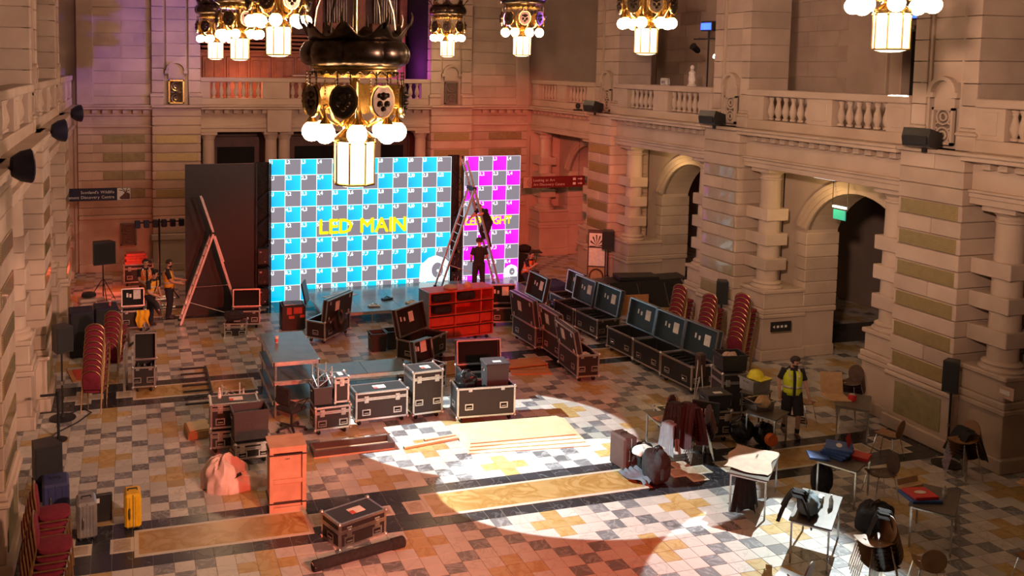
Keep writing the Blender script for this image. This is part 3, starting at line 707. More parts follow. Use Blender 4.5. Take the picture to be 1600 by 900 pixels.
# ================================================================ CHANDELIERS
def chandelier():
    t = thing('chandelier', '', 'chandelier')
    N8 = 8
    g_ = MB().lathe([(.02, -.035), (.13, -.03), (.225, 0), (.25, .03), (.25, .54), (.2, .56)], (0, 0, 0), 8).build('lantern', 'lantern_glass', t)
    fr = MB()
    for k in range(8):
        a = 2*PI*k/8; c, s_ = .255*math.cos(a), .255*math.sin(a)
        fr.tube([(c, s_, .0), (c, s_, .56)], .013, 5)
        fr.sphere(.024, (c, s_, .53), 6, 4)
    for z in (.01, .555): fr.tube([(.255*math.cos(2*PI*k/8), .255*math.sin(2*PI*k/8), z) for k in range(8)], .016, 5, True)
    fr.build('lantern_frame', 'brass', g_, True)
    MB().lathe([(.26,.56),(.27,.60),(.2,.64),(.13,.70),(.16,.76),(.11,.82),(.07,.95),(.06,1.3)], n=14).build('neck', 'brass', t, True)
    gm = MB().sphere(.125, (0, 0, 0), 16, 10).mesh('globe', 'globe', True)
    cm = MB().lathe([(.06,.10),(.075,.12),(.05,.16),(.02,.20),(.015,.30)], n=10).mesh('globe_cap', 'brass', True)
    for k in range(N8):
        a = 2*PI*(k+.35)/N8
        g1 = obj('globe', gm, t, (.53*math.cos(a), .53*math.sin(a), .66)); obj('globe_cap', cm, g1)
        p = lambda r, z: (r*math.cos(a), r*math.sin(a), z)
        MB().tube([p(.08, .82), p(.22, .74), p(.38, .82), p(.46, .98), p(.53, .96)], .016, 5).build('globe_arm', 'brass', t, True)
    md = MB()
    n = 14; out = []
    for k in range(n):
        q = 2*PI*k/n; x = .15*math.sin(q); z = .19*math.cos(q)
        if abs(q) < .3: z -= .03
        out.append((x, z))
    md.prism([(x*1.18, z*1.12) for x, z in out], -.02, .01, 'y')
    md.m(1).prism(out, -.035, 0, 'y')
    for (x, z, r) in ((0, .06, .05), (-.05, -.03, .04), (.05, -.03, .04), (0, -.09, .035), (-.06, .07, .03), (.06, .07, .03)): md.sphere(r, (x, -.035, z), 7, 5)
    mdm = md.mesh('medallion', ['brass', 'bronze'], True)
    bm_ = MB().lathe([(.004, 0)]+[(.015 if q % 2 else .005, .02*q+.01) for q in range(16)]+[(.004, .33)], n=5).mesh('bead_chain', 'bronze', True)
    for k in range(N8):
        a = 2*PI*k/N8
        m1 = obj('medallion', mdm, t, (.60*math.cos(a), .60*math.sin(a), 1.06), a+PI/2)
        for da in (-.13, .13):
            obj('bead_chain', bm_, t, (.60*math.cos(a+da), .60*math.sin(a+da), 1.08))
    rg = MB().lathe([(.40,1.33),(.50,1.34),(.53,1.38),(.52,1.43),(.57,1.45),(.57,1.47),(.3,1.48)], n=32).build('lower_ring', 'brass', t, True)
    sc = MB()
    for k in range(24):
        a0 = 2*PI*k/24
        sc.tube([(.535*math.cos(a0+2*PI/24*j/6), .535*math.sin(a0+2*PI/24*j/6), 1.385+.025*math.sin(PI*j/3)) for j in range(7)], .009, 4)
    sc.build('scrollwork', 'bronze', rg)
    def crown(u, v):
        a = 2*PI*u; lobe = abs(math.sin(a*8/2))**.6
        prof = [(.50,1.47),(.60,1.475),(.665,1.52),(.69,1.60),(.68,1.68),(.63,1.76),(.56,1.79),(.50,1.79)]
        r, z = prof[min(int(v*7+1e-6), 7)]; k = .93+.07*lobe
        return (r*k*math.cos(a), r*k*math.sin(a), z)
    cr = MB().grid(crown, 96, 8, True).build('crown', 'bronze', t, True)
    def rim(u, v):
        a = 2*PI*u; pk = (abs(math.cos(a*8/2)))**3
        z = 1.78+v*(.05+.17*pk); r = .56+.08*v*pk+.02*v
        return (r*math.cos(a), r*math.sin(a), z)
    o_ = MB().grid(rim, 128, 4, True).build('crown_rim', 'bronze', cr, True); o_.modifiers.new('thick', 'SOLIDIFY').thickness = .012
    for k in range(8):
        a = 2*PI*k/8
        p = lambda r, z: (r*math.cos(a), r*math.sin(a), z)
        MB().tube([p(.64, 1.93), p(.70, 2.0), p(.715, 2.08), p(.70, 2.14)], [.022, .018, .012, .005], 6).build('horn', 'bronze', t, True)
        if k % 2 == 0: MB().tube([p(.60, 1.9), p(.56, 2.15), p(.44, 2.45), p(.26, 2.68), p(.08, 2.8)], [.020, .018, .016, .016, .016], 6).build('crown_arm', 'bronze', t, True)
    MB().lathe([(.03,1.3),(.03,2.7),(.11,2.78),(.06,2.9),(.03,3.0),(.02,3.1)], n=10).build('stem', 'brass', t, True)
    return t
CH = [((2.75, 31.2, 7.66), 'small chandelier farthest left in the row, its lantern lowest left of the cluster'),
      ((2.80, 24.6, 7.62), 'middle chandelier of the three clustered at the upper left'),
      ((2.78, 17.9, 7.68), 'right and nearest chandelier of the three clustered at the upper left'),
      ((2.68, 11.1, 6.02), 'large bronze crown chandelier hanging low in front of the cyan screen'),
      ((11.0, 31.4, 7.88), 'smallest far chandelier in front of the back wall pier, right of the organ'),
      ((10.95, 24.7, 7.86), 'chandelier with glowing globes second from the far end on the right row'),
      ((10.9, 17.9, 7.85), 'chandelier in front of the right balcony with the white statue'),
      ((10.9, 11.1, 7.84), 'chandelier cut by the top edge at the right, its lantern showing')]
c0 = chandelier()
for i, (loc, lab) in enumerate(CH):
    c = c0 if i == 0 else copy_tree(c0)
    c.location = loc; c['label'] = lab; c['group'] = 'hall chandeliers'; c.rotation_euler = (0, 0, .12+i*.07)
for i, c in enumerate([o for o in COL.objects if o.name.startswith('chandelier')]):
    MB().cyl(.02, 3.0, ZT-c.location.z, n=6).build('suspension_rod', 'black_metal', c)

# ================================================================ LED SCREENS
LT = 0.504; YL = 28.5
def led_panel_mesh(face, line):
    m = MB(); w_ = .008
    m.m(0).box(0, 0.012, 0, LT, .08, LT)
    m.m(1).box(w_, .002, w_, LT-w_, .02, LT-w_)
    m.m(2)
    m.box(0, 0, 0, LT, .02, w_); m.box(0, 0, LT-w_, LT, .02, LT); m.box(0, 0, w_, w_, .02, LT-w_); m.box(LT-w_, 0, w_, LT, .02, LT-w_)
    return m.mesh('led_panel', ['black_plastic', face, line])
def led_wall(name, label, x0, y0, cols, rows, ma, mb_, line, numbers=True):
    t = thing(name, label, 'led screen', (x0, y0, 0))
    pm = [led_panel_mesh(ma, line), led_panel_mesh(mb_, line)]
    for r in range(rows):
        for c in range(cols):
            z = (rows-1-r)*LT
            p = obj('led_panel', pm[(r+c) % 2], t, (c*LT, 0, z))
            if numbers:
                me = text_mesh('%d,%d' % (r+1, c+1), .16, 0, bold=.005); me.materials.append(MAT[line])
                n = obj('panel_number', me, p, (.018, -.004, LT-.145)); n.rotation_euler = (PI/2, 0, 0)
    return t
def led_text(t, txt, size, x, z, mt, sx=1.0):
    me = text_mesh(txt, size, 0.0, 'LEFT', size*.032); me.materials.append(MAT[mt])
    n = obj('screen_lettering', me, t, (x, -.008, z)); n.rotation_euler = (PI/2, 0, 0); n.scale = (sx, 1, 1)
    xs = [v.co.x for v in me.vertices]; return (max(xs)-min(xs))*sx
def led_logo(t, x, z, w_, mt, inner):
    """white rounded house-shaped mark with an eye-like disc"""
    h = w_*.85
    pts = [(0, 0), (w_, 0), (w_, h*.72), (w_*.88, h*.86), (w_*.55, h), (w_*.30, h*.9), (w_*.03, h*.62)]
    MB().prism([(x+a, z+b) for a, b in pts], -.006, 0, 'y').build('screen_mark', mt, t)
    m = MB(); m.prism([(x+w_*(.62+.20*math.cos(k*PI/8)), z+h*(.42+.30*math.sin(k*PI/8))) for k in range(16)], -.008, 0, 'y')
    m.build('screen_mark_window', inner, t)
    MB().prism([(x+w_*(.64+.05*math.cos(k*PI/6)), z+h*(.40+.05*math.sin(k*PI/6))) for k in range(12)], -.010, 0, 'y').build('screen_mark_dot', mt, t)
lm = led_wall('led_screen', 'large lit screen of cyan and grey numbered squares reading LED MAIN', 4.15, YL, 12, 9, 'led_cyan', 'led_grey', 'led_white')
wd = led_text(lm, 'LED MAIN', .66, 1.62, 2.12, 'led_yellow', 1.0)
led_logo(lm, 4.98, .38, 1.02, 'led_white', 'led_grey')
lr = led_wall('led_screen', 'narrow lit screen of magenta and grey numbered squares reading LED RIGHT', 10.665, YL, 4, 9, 'led_magenta', 'led_grey', 'led_pink')
led_text(lr, 'LED RIGHT', .38, .06, 2.22, 'led_yellow', .92)
led_logo(lr, 1.48, .38, .5, 'led_pink', 'led_grey')
lo = led_wall('led_screen', 'dark switched-off tall screen behind the left ladder', 1.53, 27.45, 4, 9, 'led_off', 'led_off', 'led_off', False)

def truss_tower(label, x0, x1, y, h, gear=4):
    t = thing('truss_tower', label, 'truss tower', ((x0+x1)/2, y, 0)); hw = (x1-x0)/2; d = .36
    for sx_ in (-1, 1):
        for yy in (0, d): MB().tube([(sx_*hw*.9, yy, .0), (sx_*hw*.9, yy, h)], .025, 6).build('chord', 'black_metal', t)
    m = MB(); k = 0; z = .1
    while z < h-.5:
        m.tube([(-hw*.9, 0, z), (hw*.9, 0, z+.4)], .012, 4); m.tube([(hw*.9, 0, z+.4), (-hw*.9, 0, z+.8)], .012, 4)
        m.tube([(-hw*.9, d, z), (hw*.9, d, z+.4)], .012, 4); z += .8
    m.build('lattice', 'black_metal', t)
    MB().box(-hw, d+.03, 0, hw, d+.05, h).build('black_drape', 'black_fabric', t)
    for k in range(gear):
        z = .15+k*.62
        g_ = MB().cbox(-hw*.75, -.05, z, hw*.75, .3, z+.5, .02).build('equipment_box', 'black_plastic', t)
        mm = MB(); mm.tube([(-hw*.4, -.05, z+.12), (-hw*.2, -.09, z+.3), (hw*.1, -.06, z+.2), (hw*.4, -.08, z+.35)], .012, 5); mm.box(-hw*.5, -.055, z+.38, -hw*.2, -.05, z+.42); mm.box(hw*.1, -.055, z+.08, hw*.3, -.05, z+.11)
        mm.build('cable_loop', 'steel', g_)
    return t
truss_tower('black lattice tower between the cyan screen and the magenta screen', 10.24, 10.62, YL+.05, 4.55)
truss_tower('black lattice tower between the switched-off screen and the cyan screen', 3.62, 4.10, 27.7, 4.5, 3)

# ================================================================ STAGE AND DECKS
def deck(name, label, x, y, w_, d, h, rz=0, legs=True, mt='deck_top', legm='deck_edge', lw=.05, th=.09, levels=1, gap=0, group=None, seams=1):
    t = thing(name, label, 'stage deck', (x, y, 0), rz, group)
    for L in range(levels):
        z = h-L*gap
        for k in range(seams):
            MB().cbox(w_*k/seams+.002, .002, z-.02, w_*(k+1)/seams-.002, d-.002, z, .004).build('deck_board', mt, t)
        m = MB(); m.box(0, -.012, z-th, w_, .03, z-.012); m.box(0, d-.03, z-th, w_, d+.012, z-.012); m.box(-.012, -.012, z-th, .03, d+.012, z-.012); m.box(w_-.03, -.012, z-th, w_+.012, d+.012, z-.012)
        m.build('deck_frame', legm, t)
    if legs:
        nx = max(2, int(w_/1.2)+1)
        for i in range(nx):
            for yy in (.06, d-.06):
                xx = .06+(w_-.12)*i/(nx-1)
                MB().tube([(xx, yy, 0), (xx, yy, h-.02)], lw/2, 8).build('leg', legm, t)
    return t
deck('stage', 'long low stage of reflective decks in front of the lit screens', 5.28, 25.4, 7.1, 3.05, .36, seams=6)
deck('deck_stack', 'tall trolley of three stacked decks beside the office chair, paper cup on top', 2.84, 18.85, 1.0, 2.15, 1.24, 0, levels=3, gap=.42, seams=1)
deck('deck', 'low deck on legs behind the long flight cases', 4.12, 19.8, 2.05, .87, .50, 0, seams=2)

# ================================================================ FLIGHT CASES
CASTER_FORK = MB().box(-.02, -.02, .06, .02, .02, .13).mesh('caster', 'steel')
WHEEL = MB().lathe([(.02,-.016),(.05,-.016),(.05,.016),(.02,.016)], (0,0,.05), 10, 'x').mesh('wheel', 'rubber', True)
def _handle():
    m = MB(); m.m(0)
    w_, h = .18, .13
    for a in ((-w_/2, -h/2, w_/2, -h/2+.022), (-w_/2, h/2-.022, w_/2, h/2), (-w_/2, -h/2+.022, -w_/2+.022, h/2-.022), (w_/2-.022, -h/2+.022, w_/2, h/2-.022)): m.box(a[0], -.008, a[1], a[2], .004, a[3])
    m.m(1).box(-w_/2+.022, -.002, -h/2+.022, w_/2-.022, .004, h/2-.022)
    m.m(0).tube([(-.05, -.012, -.01), (.05, -.012, -.01)], .011, 6)
    return m.mesh('handle', ['aluminium', 'case_inside'])
HANDLE = _handle()
LATCH = MB().cbox(-.05, -.010, -.08, .05, .004, .07, .006).cbox(-.03, -.018, -.03, .03, 0, .03, .005).mesh('latch', 'aluminium')
CORNER = MB().sphere(.036, (0, 0, 0), 8, 6).mesh('ball_corner', 'aluminium', True)
def edges_mb(W, D, z0, z1, t=.034, top=True, bot=True):
    m = MB(); e = .004
    for x in (0, W):
        for y in (0, D): m.box(x-(t if x else e), y-(t if y else e), z0, x+(e if x else t), y+(e if y else t), z1)
    for z, on in ((z0, bot), (z1, top)):
        if not on: continue
        za, zb = (z-e, z+t) if z == z0 else (z-t, z+e)
        for y in (0, D): m.box(0, y-(t if y else e), za, W, y+(e if y else t), zb)
        for x in (0, W): m.box(x-(t if x else e), 0, za, x+(e if x else t), D, zb)
    return m
def case(label, x, y, W, ang, D, H, lid='closed', z=0, cast=True, bm='black_laminate', lidh=None, group='flight cases on the hall floor', lidm=None,
         handles='FLR', paper=None, slots=0, tilt=8, lidpaper=True, name='flight_case', alu='aluminium', sub=0, catg='flight case'):
    t = thing(name, label, catg, (x, y, z), math.radians(ang), group)
    z0 = .13 if cast else 0.0
    lidh = lidh if lidh is not None else max(.10, H*.2)
    op = lid != 'closed'
    if not op:
        MB().box(0, 0, z0, W, D, H).build('body', bm, t)
        m = edges_mb(W, D, z0, H)
        for zz in (H-lidh-.03, H-lidh+.004):
            for yy in (0, D): m.box(0, yy-.006, zz, W, yy+.006, zz+.026)
            for xx in (0, W): m.box(xx-.006, 0, zz, xx+.006, D, zz+.026)
        m.build('edge_trim', alu, t)
        for lx in ((W*.2, W*.8) if W > .45 else (W*.5,)): obj('latch', LATCH, t, (lx, -.004, H-lidh))
        lp = MB().cbox(W*.40, D*.35, H-.002, W*.40+min(.26, W*.3), D*.35+.18, H+.004, .001).build('paper_label', 'paper', t)
        if paper: MB().box(W*.40, D*.35, H, W*.40+.08, D*.35+.10, H+.006).build('label_print', 'paper_red', lp)
    else:
        m = MB(); w_ = .02
        m.box(0, 0, z0, W, w_, H); m.box(0, D-w_, z0, W, D, H); m.box(0, w_, z0, w_, D-w_, H); m.box(W-w_, w_, z0, W, D-w_, H); m.box(w_, w_, z0, W-w_, D-w_, z0+.03)
        m.m(1); i_ = w_+.003
        m.box(w_, w_, z0+.03, W-w_, i_, H-.005); m.box(w_, D-i_, z0+.03, W-w_, D-w_, H-.005); m.box(w_, i_, z0+.03, i_, D-i_, H-.005); m.box(W-i_, i_, z0+.03, W-w_, D-i_, H-.005); m.box(i_, i_, z0+.03, W-i_, D-i_, z0+.035)
        m.build('body', [bm, 'case_inside'], t)
        edges_mb(W, D, z0, H).build('edge_trim', alu, t)
        if lid:
            # lid shell stands on its hinge edge
            LW, LD, rot, off = {'back': (W, D, 0, (0, D, 0)), 'left': (D, W, PI/2, (0, 0, 0)), 'right': (D, W, -PI/2, (W, D, 0)), 'front': (W, D, PI, (W, 0, 0))}[lid]
            hinge = bpy.data.objects.new('lid', None); 
            m = MB(); m.box(0, 0, 0, LW, .02, LD)
            for a in ((0, -lidh, 0, .02, 0, LD), (LW-.02, -lidh, 0, LW, 0, LD), (.02, -lidh, 0, LW-.02, 0, .02), (.02, -lidh, LD-.02, LW-.02, 0, LD)): m.box(*a)
            m.m(1).box(.02, -.006, .02, LW-.02, 0, LD-.02)
            lo_ = m.build('lid', [lidm or bm, lidm or 'case_inside'], t)
            lo_.location = (off[0], off[1], H+.01); lo_.rotation_euler = Euler((-math.radians(tilt), 0, rot), 'XYZ')
            lo_.rotation_euler = (Matrix.Rotation(rot, 3, 'Z') @ Matrix.Rotation(-math.radians(tilt), 3, 'X')).to_euler()
            e = MB(); tt = .026
            for yy in (-lidh, .02):
                y0_, y1_ = (yy-.004, yy+tt) if yy < 0 else (yy-tt, yy+.004)
                e.box(-.004, y0_, 0, tt, y1_, LD); e.box(LW-tt, y0_, 0, LW+.004, y1_, LD); e.box(tt, y0_, -.004, LW-tt, y1_, tt); e.box(tt, y0_, LD-tt, LW-tt, y1_, LD+.004)
            e.build('lid_trim', alu, lo_)
            if lidpaper:
                for side in (-.012, .022):
                    MB().box(LW*.52, side, LD*.38, LW*.52+.2, side+.006, LD*.38+.26).build('paper_label', 'paper', lo_)
                MB().box(LW*.22, -.012, LD*.5, LW*.22+.05, -.006, LD*.5+.12).build('sticker', 'white_plastic', lo_)
                MB().box(LW*.34, -.012, LD*.48, LW*.34+.06, -.006, LD*.48+.10).build('sticker', 'white_plastic', lo_)
            for hx in (LW*.12, LW*.88):
                h_ = obj('corner_plate', LATCH, lo_, (hx, .024, LD*.85)); h_.rotation_euler = (0, 0, PI); h_.scale = (.7, 1, .7)
                h_ = obj('corner_plate', LATCH, lo_, (hx, .024, LD*.12)); h_.rotation_euler = (0, 0, PI); h_.scale = (.7, 1, .7)
        for k in range(slots):
            yy = D*(k+.7)/(slots+.4) if lid in ('left', 'right') else W*(k+.7)/(slots+.4)
            mm = MB()
            if lid in ('left', 'right'):
                mm.cbox(.05, yy-.035, z0+.05, W-.05, yy+.035, H-.10, .01)
                mm.tube([(W*.25, yy, H-.10), (W*.30, yy, H-.04), (W*.70, yy, H-.04), (W*.75, yy, H-.10)], .012, 5)
            else:
                mm.cbox(yy-.035, .05, z0+.05, yy+.035, D-.05, H-.10, .01)
                mm.tube([(yy, D*.25, H-.10), (yy, D*.30, H-.04), (yy, D*.70, H-.04), (yy, D*.75, H-.10)], .012, 5)
            mm.build('stored_panel', 'black_plastic', t)
        for lx in ((W*.22, W*.78) if W > .45 else (W*.5,)):
            l_ = obj('latch', LATCH, t, (lx, -.004, H-.03)); l_.scale = (.8, 1, .6)
    hz = z0+(H-z0)*(.36 if op else .28)
    if 'F' in handles:
        for hx in ((W*.2, W*.8) if W > .42 else (W*.5,)): obj('handle', HANDLE, t, (hx, -.004, hz))
    if 'L' in handles:
        for hy in ((D*.22, D*.78) if D > .7 else (D*.5,)): obj('handle', HANDLE, t, (-.004, hy, hz), -PI/2)
    if 'R' in handles:
        for hy in ((D*.22, D*.78) if D > .7 else (D*.5,)): obj('handle', HANDLE, t, (W+.004, hy, hz), PI/2)
    for cx in (0, W):
        for cy in (0, D):
            for cz in (z0, H): obj('ball_corner', CORNER, t, (cx, cy, cz))
    if cast:
        for cx in (.1, W-.1):
            for cy in (.1, D-.1):
                c = obj('caster', CASTER_FORK, t, (cx, cy, 0), .4); obj('wheel', WHEEL, c)
    return t
A = math.degrees
case('long black flight case with red-edged lid closed, beside the taller case', 4.43, 18.0, 1.14, 2.3, .52, .72, paper=1)
case('tall square black flight case closed, right of the long closed case', 5.68, 18.02, .68, 4, .55, 1.05, lidh=.16, paper=1)
case('small closed flight case at the end of the row carrying a black bin and truss', 3.52, 17.72, .74, 3.4, .45, .60)
c4 = case('wide flight case with a black tote and bag lying in its open top', 6.53, 17.62, 1.28, -4, .56, .76, None, handles='FL')
case('open flight case behind the black tote, lid standing upright', 7.05, 18.75, 1.05, -4, .55, .70, 'back', lidpaper=False)
case('open empty flight case turned askew in front of the red cart', 6.84, 21.24, 1.24, 38, .70, .63, 'back', tilt=14)
case('flight case with its grey lid open behind the tall closed case', 6.42, 19.25, .62, 30, .5, .66, 'back', tilt=10)
case('open flight case full of black cables near the stage corner', 4.96, 23.7, 1.32, 46, .6, .60, 'front', tilt=6, handles='LF')
case('small flight case with a black bag on top, far left of the screens', 2.42, 25.05, .61, -10, .5, .38, cast=False)
case('open flight case with upright lid behind the small case with bag', 2.72, 25.75, .77, -8, .5, .52, 'back', lidpaper=False)
case('flight case with lid raised, standing between the red cart and the open lid', 9.98, 24.2, .80, -10, .55, .56, 'back', tilt=4)
LG = 'open cases for screen panels'
case('open panel case farthest back in the left row, dark lid toward the stage', 10.95, 24.1, .70, 2, 1.15, .62, 'right', tilt=12, group=LG, slots=0)
case('open panel case right of the red cart, lid leaning left', 10.20, 21.70, .70, 3, 1.35, .66, 'left', tilt=8, group=LG, slots=3)
case('open panel case with narrow lid leaning left, just behind the one holding white cable', 10.38, 20.55, .62, 0, 1.10, .66, 'left', tilt=10, group=LG, slots=2)
case('open panel case nearest the camera in its row, white cable inside', 10.19, 19.30, .56, -4, 1.18, .66, 'left', tilt=12, group=LG)
case('open panel case at the back of the right row under a violet-lit lid', 12.12, 23.3, .72, 4, 1.08, .62, 'right', tilt=10, group=LG, slots=4, bm='black_laminate', lidm='laminate_blue_lit')
case('open panel case second in the back row with teal-lit lid, before the wooden board', 12.23, 22.08, .74, 5, 1.12, .62, 'right', tilt=10, group=LG, slots=4, lidm='laminate_blue_lit')
case('closed-in panel case at the very back beside the black padded bag', 12.42, 24.45, .66, 4, .88, .62, 'right', tilt=8, group=LG, slots=2, lidm='laminate_blue_lit')
case('open panel case at the left of the front three with teal-lit lid', 12.26, 20.28, .72, 5, 1.14, .64, 'right', tilt=10, group=LG, slots=0, lidm='laminate_blue_lit')
case('open panel case in the middle of the front three with teal-lit lid', 12.32, 19.1, .72, 5, 1.10, .64, 'right', tilt=10, group=LG, slots=0, lidm='laminate_blue_lit')
case('open panel case nearest the camera of the front three, panels with handles inside', 12.38, 17.88, .74, 6, 1.12, .66, 'right', tilt=10, group=LG, slots=5, lidm='laminate_blue_lit')
case('narrow open case with two trays in front of the stacked red chairs at left', 0.0, 21.2, .50, -4, .62, .60, 'back', tilt=4, lidpaper=False, slots=3)
case('upper of two flight cases stacked beside the black bin', 1.42, 17.38, .92, -2, .5, .47, z=.52, cast=False, paper=1, alu='aluminium')
case('lower of two flight cases stacked beside the black bin', 1.42, 17.38, .92, -2, .5, .46, paper=None)
case('flight case carrying the tall open black bin, behind the wooden crate', 1.82, 16.75, .66, 3, .5, .42)
case('small closed flight case alone in front, near the black tube', 3.05, 13.36, .88, 20, .53, .40, cast=False, paper=1, lidh=.14)
case('open flight case with yellow cloth over its edge, by the lunging worker', -.28, 26.1, .62, 0, .5, .62, 'back', tilt=10, handles='F')
case('dark flight case under a pile of red boxes by the back wall', -.25, 31.6, .95, 2, .6, .75)
# plain black cases
def bin_(label, x, y, W, ang, D, H, z=0, lid=None, m_='dark_plastic', cat_='storage bin', name='storage_bin', rim=.02, group=None):
    t = thing(name, label, cat_, (x, y, z), math.radians(ang), group); k = .94; w_ = .012
    m = MB()
    def ring(a, zz): return [(W/2+(W/2)*a*sx_, D/2+(D/2)*a*sy_, zz) for sx_, sy_ in ((-1,-1),(1,-1),(1,1),(-1,1))]
    R_ = [ring(k, 0), ring(1, H), ring(1-.05, H), ring(k-.05, .02)]
    vs = [p for r in R_ for p in r]; fs = [(3,2,1,0), (12,13,14,15)]
    for a in range(3):
        for b in range(4): fs.append((a*4+b, a*4+(b+1) % 4, a*4+4+(b+1) % 4, a*4+4+b))
    m.add(vs, fs); m.build('shell', m_, t)
    m = MB()
    for yy in (-rim, D-.01): m.box(-rim, yy, H-.03, W+rim, yy+rim+.01, H+.004)
    for xx in (-rim, W-.01): m.box(xx, 0, H-.03, xx+rim+.01, D, H+.004)
    m.build('rim', m_, t)
    for xx in (-.015, W-.005): MB().tube([(xx, D*.35, H*.8), (xx, D*.35, H*.72), (xx, D*.65, H*.72), (xx, D*.65, H*.8)], .012, 5).build('handle', 'steel', t)
    if lid:
        l_ = MB().cbox(-.02, -.02, H, W+.02, D+.02, H+.03, .01).build('lid', m_, t)
        MB().box(W*.35, D*.2, H+.03, W*.35+.18, D*.2+.10, H+.033).build('paper_label', 'paper', l_)
    return t
bin_('grey lidded tote standing in the wide open flight case', 7.22, 17.72, .50, -4, .42, .56, .62, True)
bin_('tall open black bin on a flight case beside the wooden crate', 1.80, 16.80, .66, 3, .42, .56, .46)
bin_('left open black bin of the pair on the floor before the stage', 6.02, 22.75, .40, 2, .40, .48)
bin_('right open black bin of the pair on the floor before the stage', 6.48, 22.85, .42, 4, .40, .48)
bin_('black bin under the short truss piece on the small flight case', 3.50, 17.74, .38, 3, .38, .36, .645, None)
case('upright red-edged rack case standing on the small flight case', 3.93, 17.76, .30, 3, .36, .52, z=.66, cast=False, handles='')
b8 = thing('road_case', 'plain black road case with red paper labels and slotted open top', 'flight case', (4.04, 25.25, 0), -.04)
MB().cbox(0, 0, .02, .68, .6, .70, .02).build('body', 'black_laminate', b8)
MB().box(.04, .04, .69, .64, .56, .71).build('slotted_tray', 'case_inside', b8)
for k in range(6): MB().cbox(.07, .06+k*.085, .70, .61, .085+k*.085, .735, .006).build('tray_slat', 'steel', b8)
l_ = MB().cbox(0, 0, 0, .60, .05, .62, .015).build('lid', 'black_laminate', b8); l_.location = (.70, .02, .71); l_.rotation_euler = (math.radians(-12), 0, math.radians(72))
for a in ((.15, .28, .46, .66), (.34, .58, .48, .66), (.20, .36, .34, .42), (.52, .65, .36, .44)): MB().box(a[0], -.006, a[2], a[1], 0, a[3]).build('paper_label', 'paper_red', b8)
# red drawer cart
rc_ = thing('drawer_cart', 'tall red open-fronted shelf cart on castors with black bags in its cubbies', 'cart', (7.64, 22.9, 0), math.radians(8))
W, D, H, z0 = 1.98, .62, 1.45, .13
m = MB(); m.box(0, D-.03, z0, W, D, H); m.box(0, 0, z0, .04, D-.03, H); m.box(W-.04, 0, z0, W, D-.03, H); m.box(.04, 0, z0, W-.04, D-.03, z0+.04); m.box(.04, 0, H-.04, W-.04, D-.03, H)
m.build('carcass', 'red_wood', rc_)
for k in range(4):
    zz = z0+(H-z0)*k/4
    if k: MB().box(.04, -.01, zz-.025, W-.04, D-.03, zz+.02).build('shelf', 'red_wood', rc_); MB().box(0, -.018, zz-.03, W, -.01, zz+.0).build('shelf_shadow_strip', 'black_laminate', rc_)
    for xx in (W*.40, W*.80): MB().box(xx-.02, -.005, zz+.02, xx+.02, D-.03, zz+(H-z0)/4-.03).build('divider', 'red_wood', rc_)
    if k < 2:
        for xa, xb in ((.06, W*.40-.03), (W*.40+.03, W*.80-.03), (W*.80+.03, W-.06)): MB().cbox(xa, .03, zz+.05, xb, .06, zz+(H-z0)/4-.05, .01).build('drawer_front', 'red_wood', rc_)
MB().box(-.03, 0, z0+.4, 0, D, H).build('screen_lit_side', 'deck_top', rc_)  # teal light from the screen put into this side's colour
for cx in (.15, W-.5, W-.15):
    for cy in (.1, D-.1): c = obj('caster', CASTER_FORK, rc_, (cx, cy, 0), .5); obj('wheel', WHEEL, c)
def soft_bag(name, label, cat_, loc, sx_, sy_, sz, rz=0, mt='black_fabric', seed=1, strap=True, lump=.10, group=None, sq=3.2):
    t = thing(name, label, cat_, loc, rz, group); rn = random.Random(seed); ph = [rn.uniform(0, 6.28) for _ in range(6)]
    def f(u, v):
        a = 2*PI*u; b = -PI/2+PI*v
        def se(c, p): return math.copysign(abs(c)**p, c)
        e = 2/sq
        x = se(math.cos(b), e)*se(math.cos(a), e); y = se(math.cos(b), e)*se(math.sin(a), e); z = se(math.sin(b), e)
        k = 1+lump*(math.sin(3*a+ph[0])*math.cos(2*b+ph[1])+.6*math.sin(5*a+ph[2]+3*b))
        return (x*sx_/2*k, y*sy_/2*k, max(0, sz/2*(1+z*(1 if z < 0 else k))))
    MB().grid(f, 28, 15, True).build('bag_body', mt, t, True)
    if strap:
        MB().tube([(-sx_*.25, 0, sz*.97), (-sx_*.15, 0, sz*1.12), (sx_*.15, 0, sz*1.12), (sx_*.25, 0, sz*.97)], .014, 6).build('strap', 'black_plastic', t, True)
        MB().cbox(-sx_*.3, -sy_*.56, sz*.2, sx_*.3, -sy_*.40, sz*.6, .03).build('pocket', mt, t)
    return t
ca, sa = math.cos(math.radians(8)), math.sin(math.radians(8))
for i, (lx, lz) in enumerate(((.42, 1.14), (1.18, 1.14), (.46, .81))):
    soft_bag('tool_bag', ['black bag in the upper left cubby of the red cart', 'black bag in the upper middle cubby of the red cart', 'black bag in the second-row cubby of the red cart'][i], 'bag', (7.64+lx*ca-.18*sa, 22.9+lx*sa+.18*ca, lz), .56, .30, .24, math.radians(8), seed=i, lump=.04, group='bags in the red cart', sq=4)
soft_bag('holdall', 'shiny black holdall in the open flight case beside the grey tote', 'bag', (6.83, 17.93, .62), .42, .40, .38, .1, 'bag_black', 5)
soft_bag('gear_bag', 'black gear bag on the small flight case left of the screens', 'bag', (2.72, 25.25, .42), .52, .36, .24, -.15, seed=6)
soft_bag('padded_bag', 'large dark padded equipment bag behind the violet-lidded case', 'bag', (13.0, 26.6, 0), 1.15, .8, .62, .1, 'blue_case', 7, lump=.04, sq=5)
soft_bag('cable_heap', 'heap of black cables in the open case near the stage corner', 'cable', (5.45, 24.0, .22), .42, .42, .56, .6, 'black_plastic', 8, False, .22, sq=2)
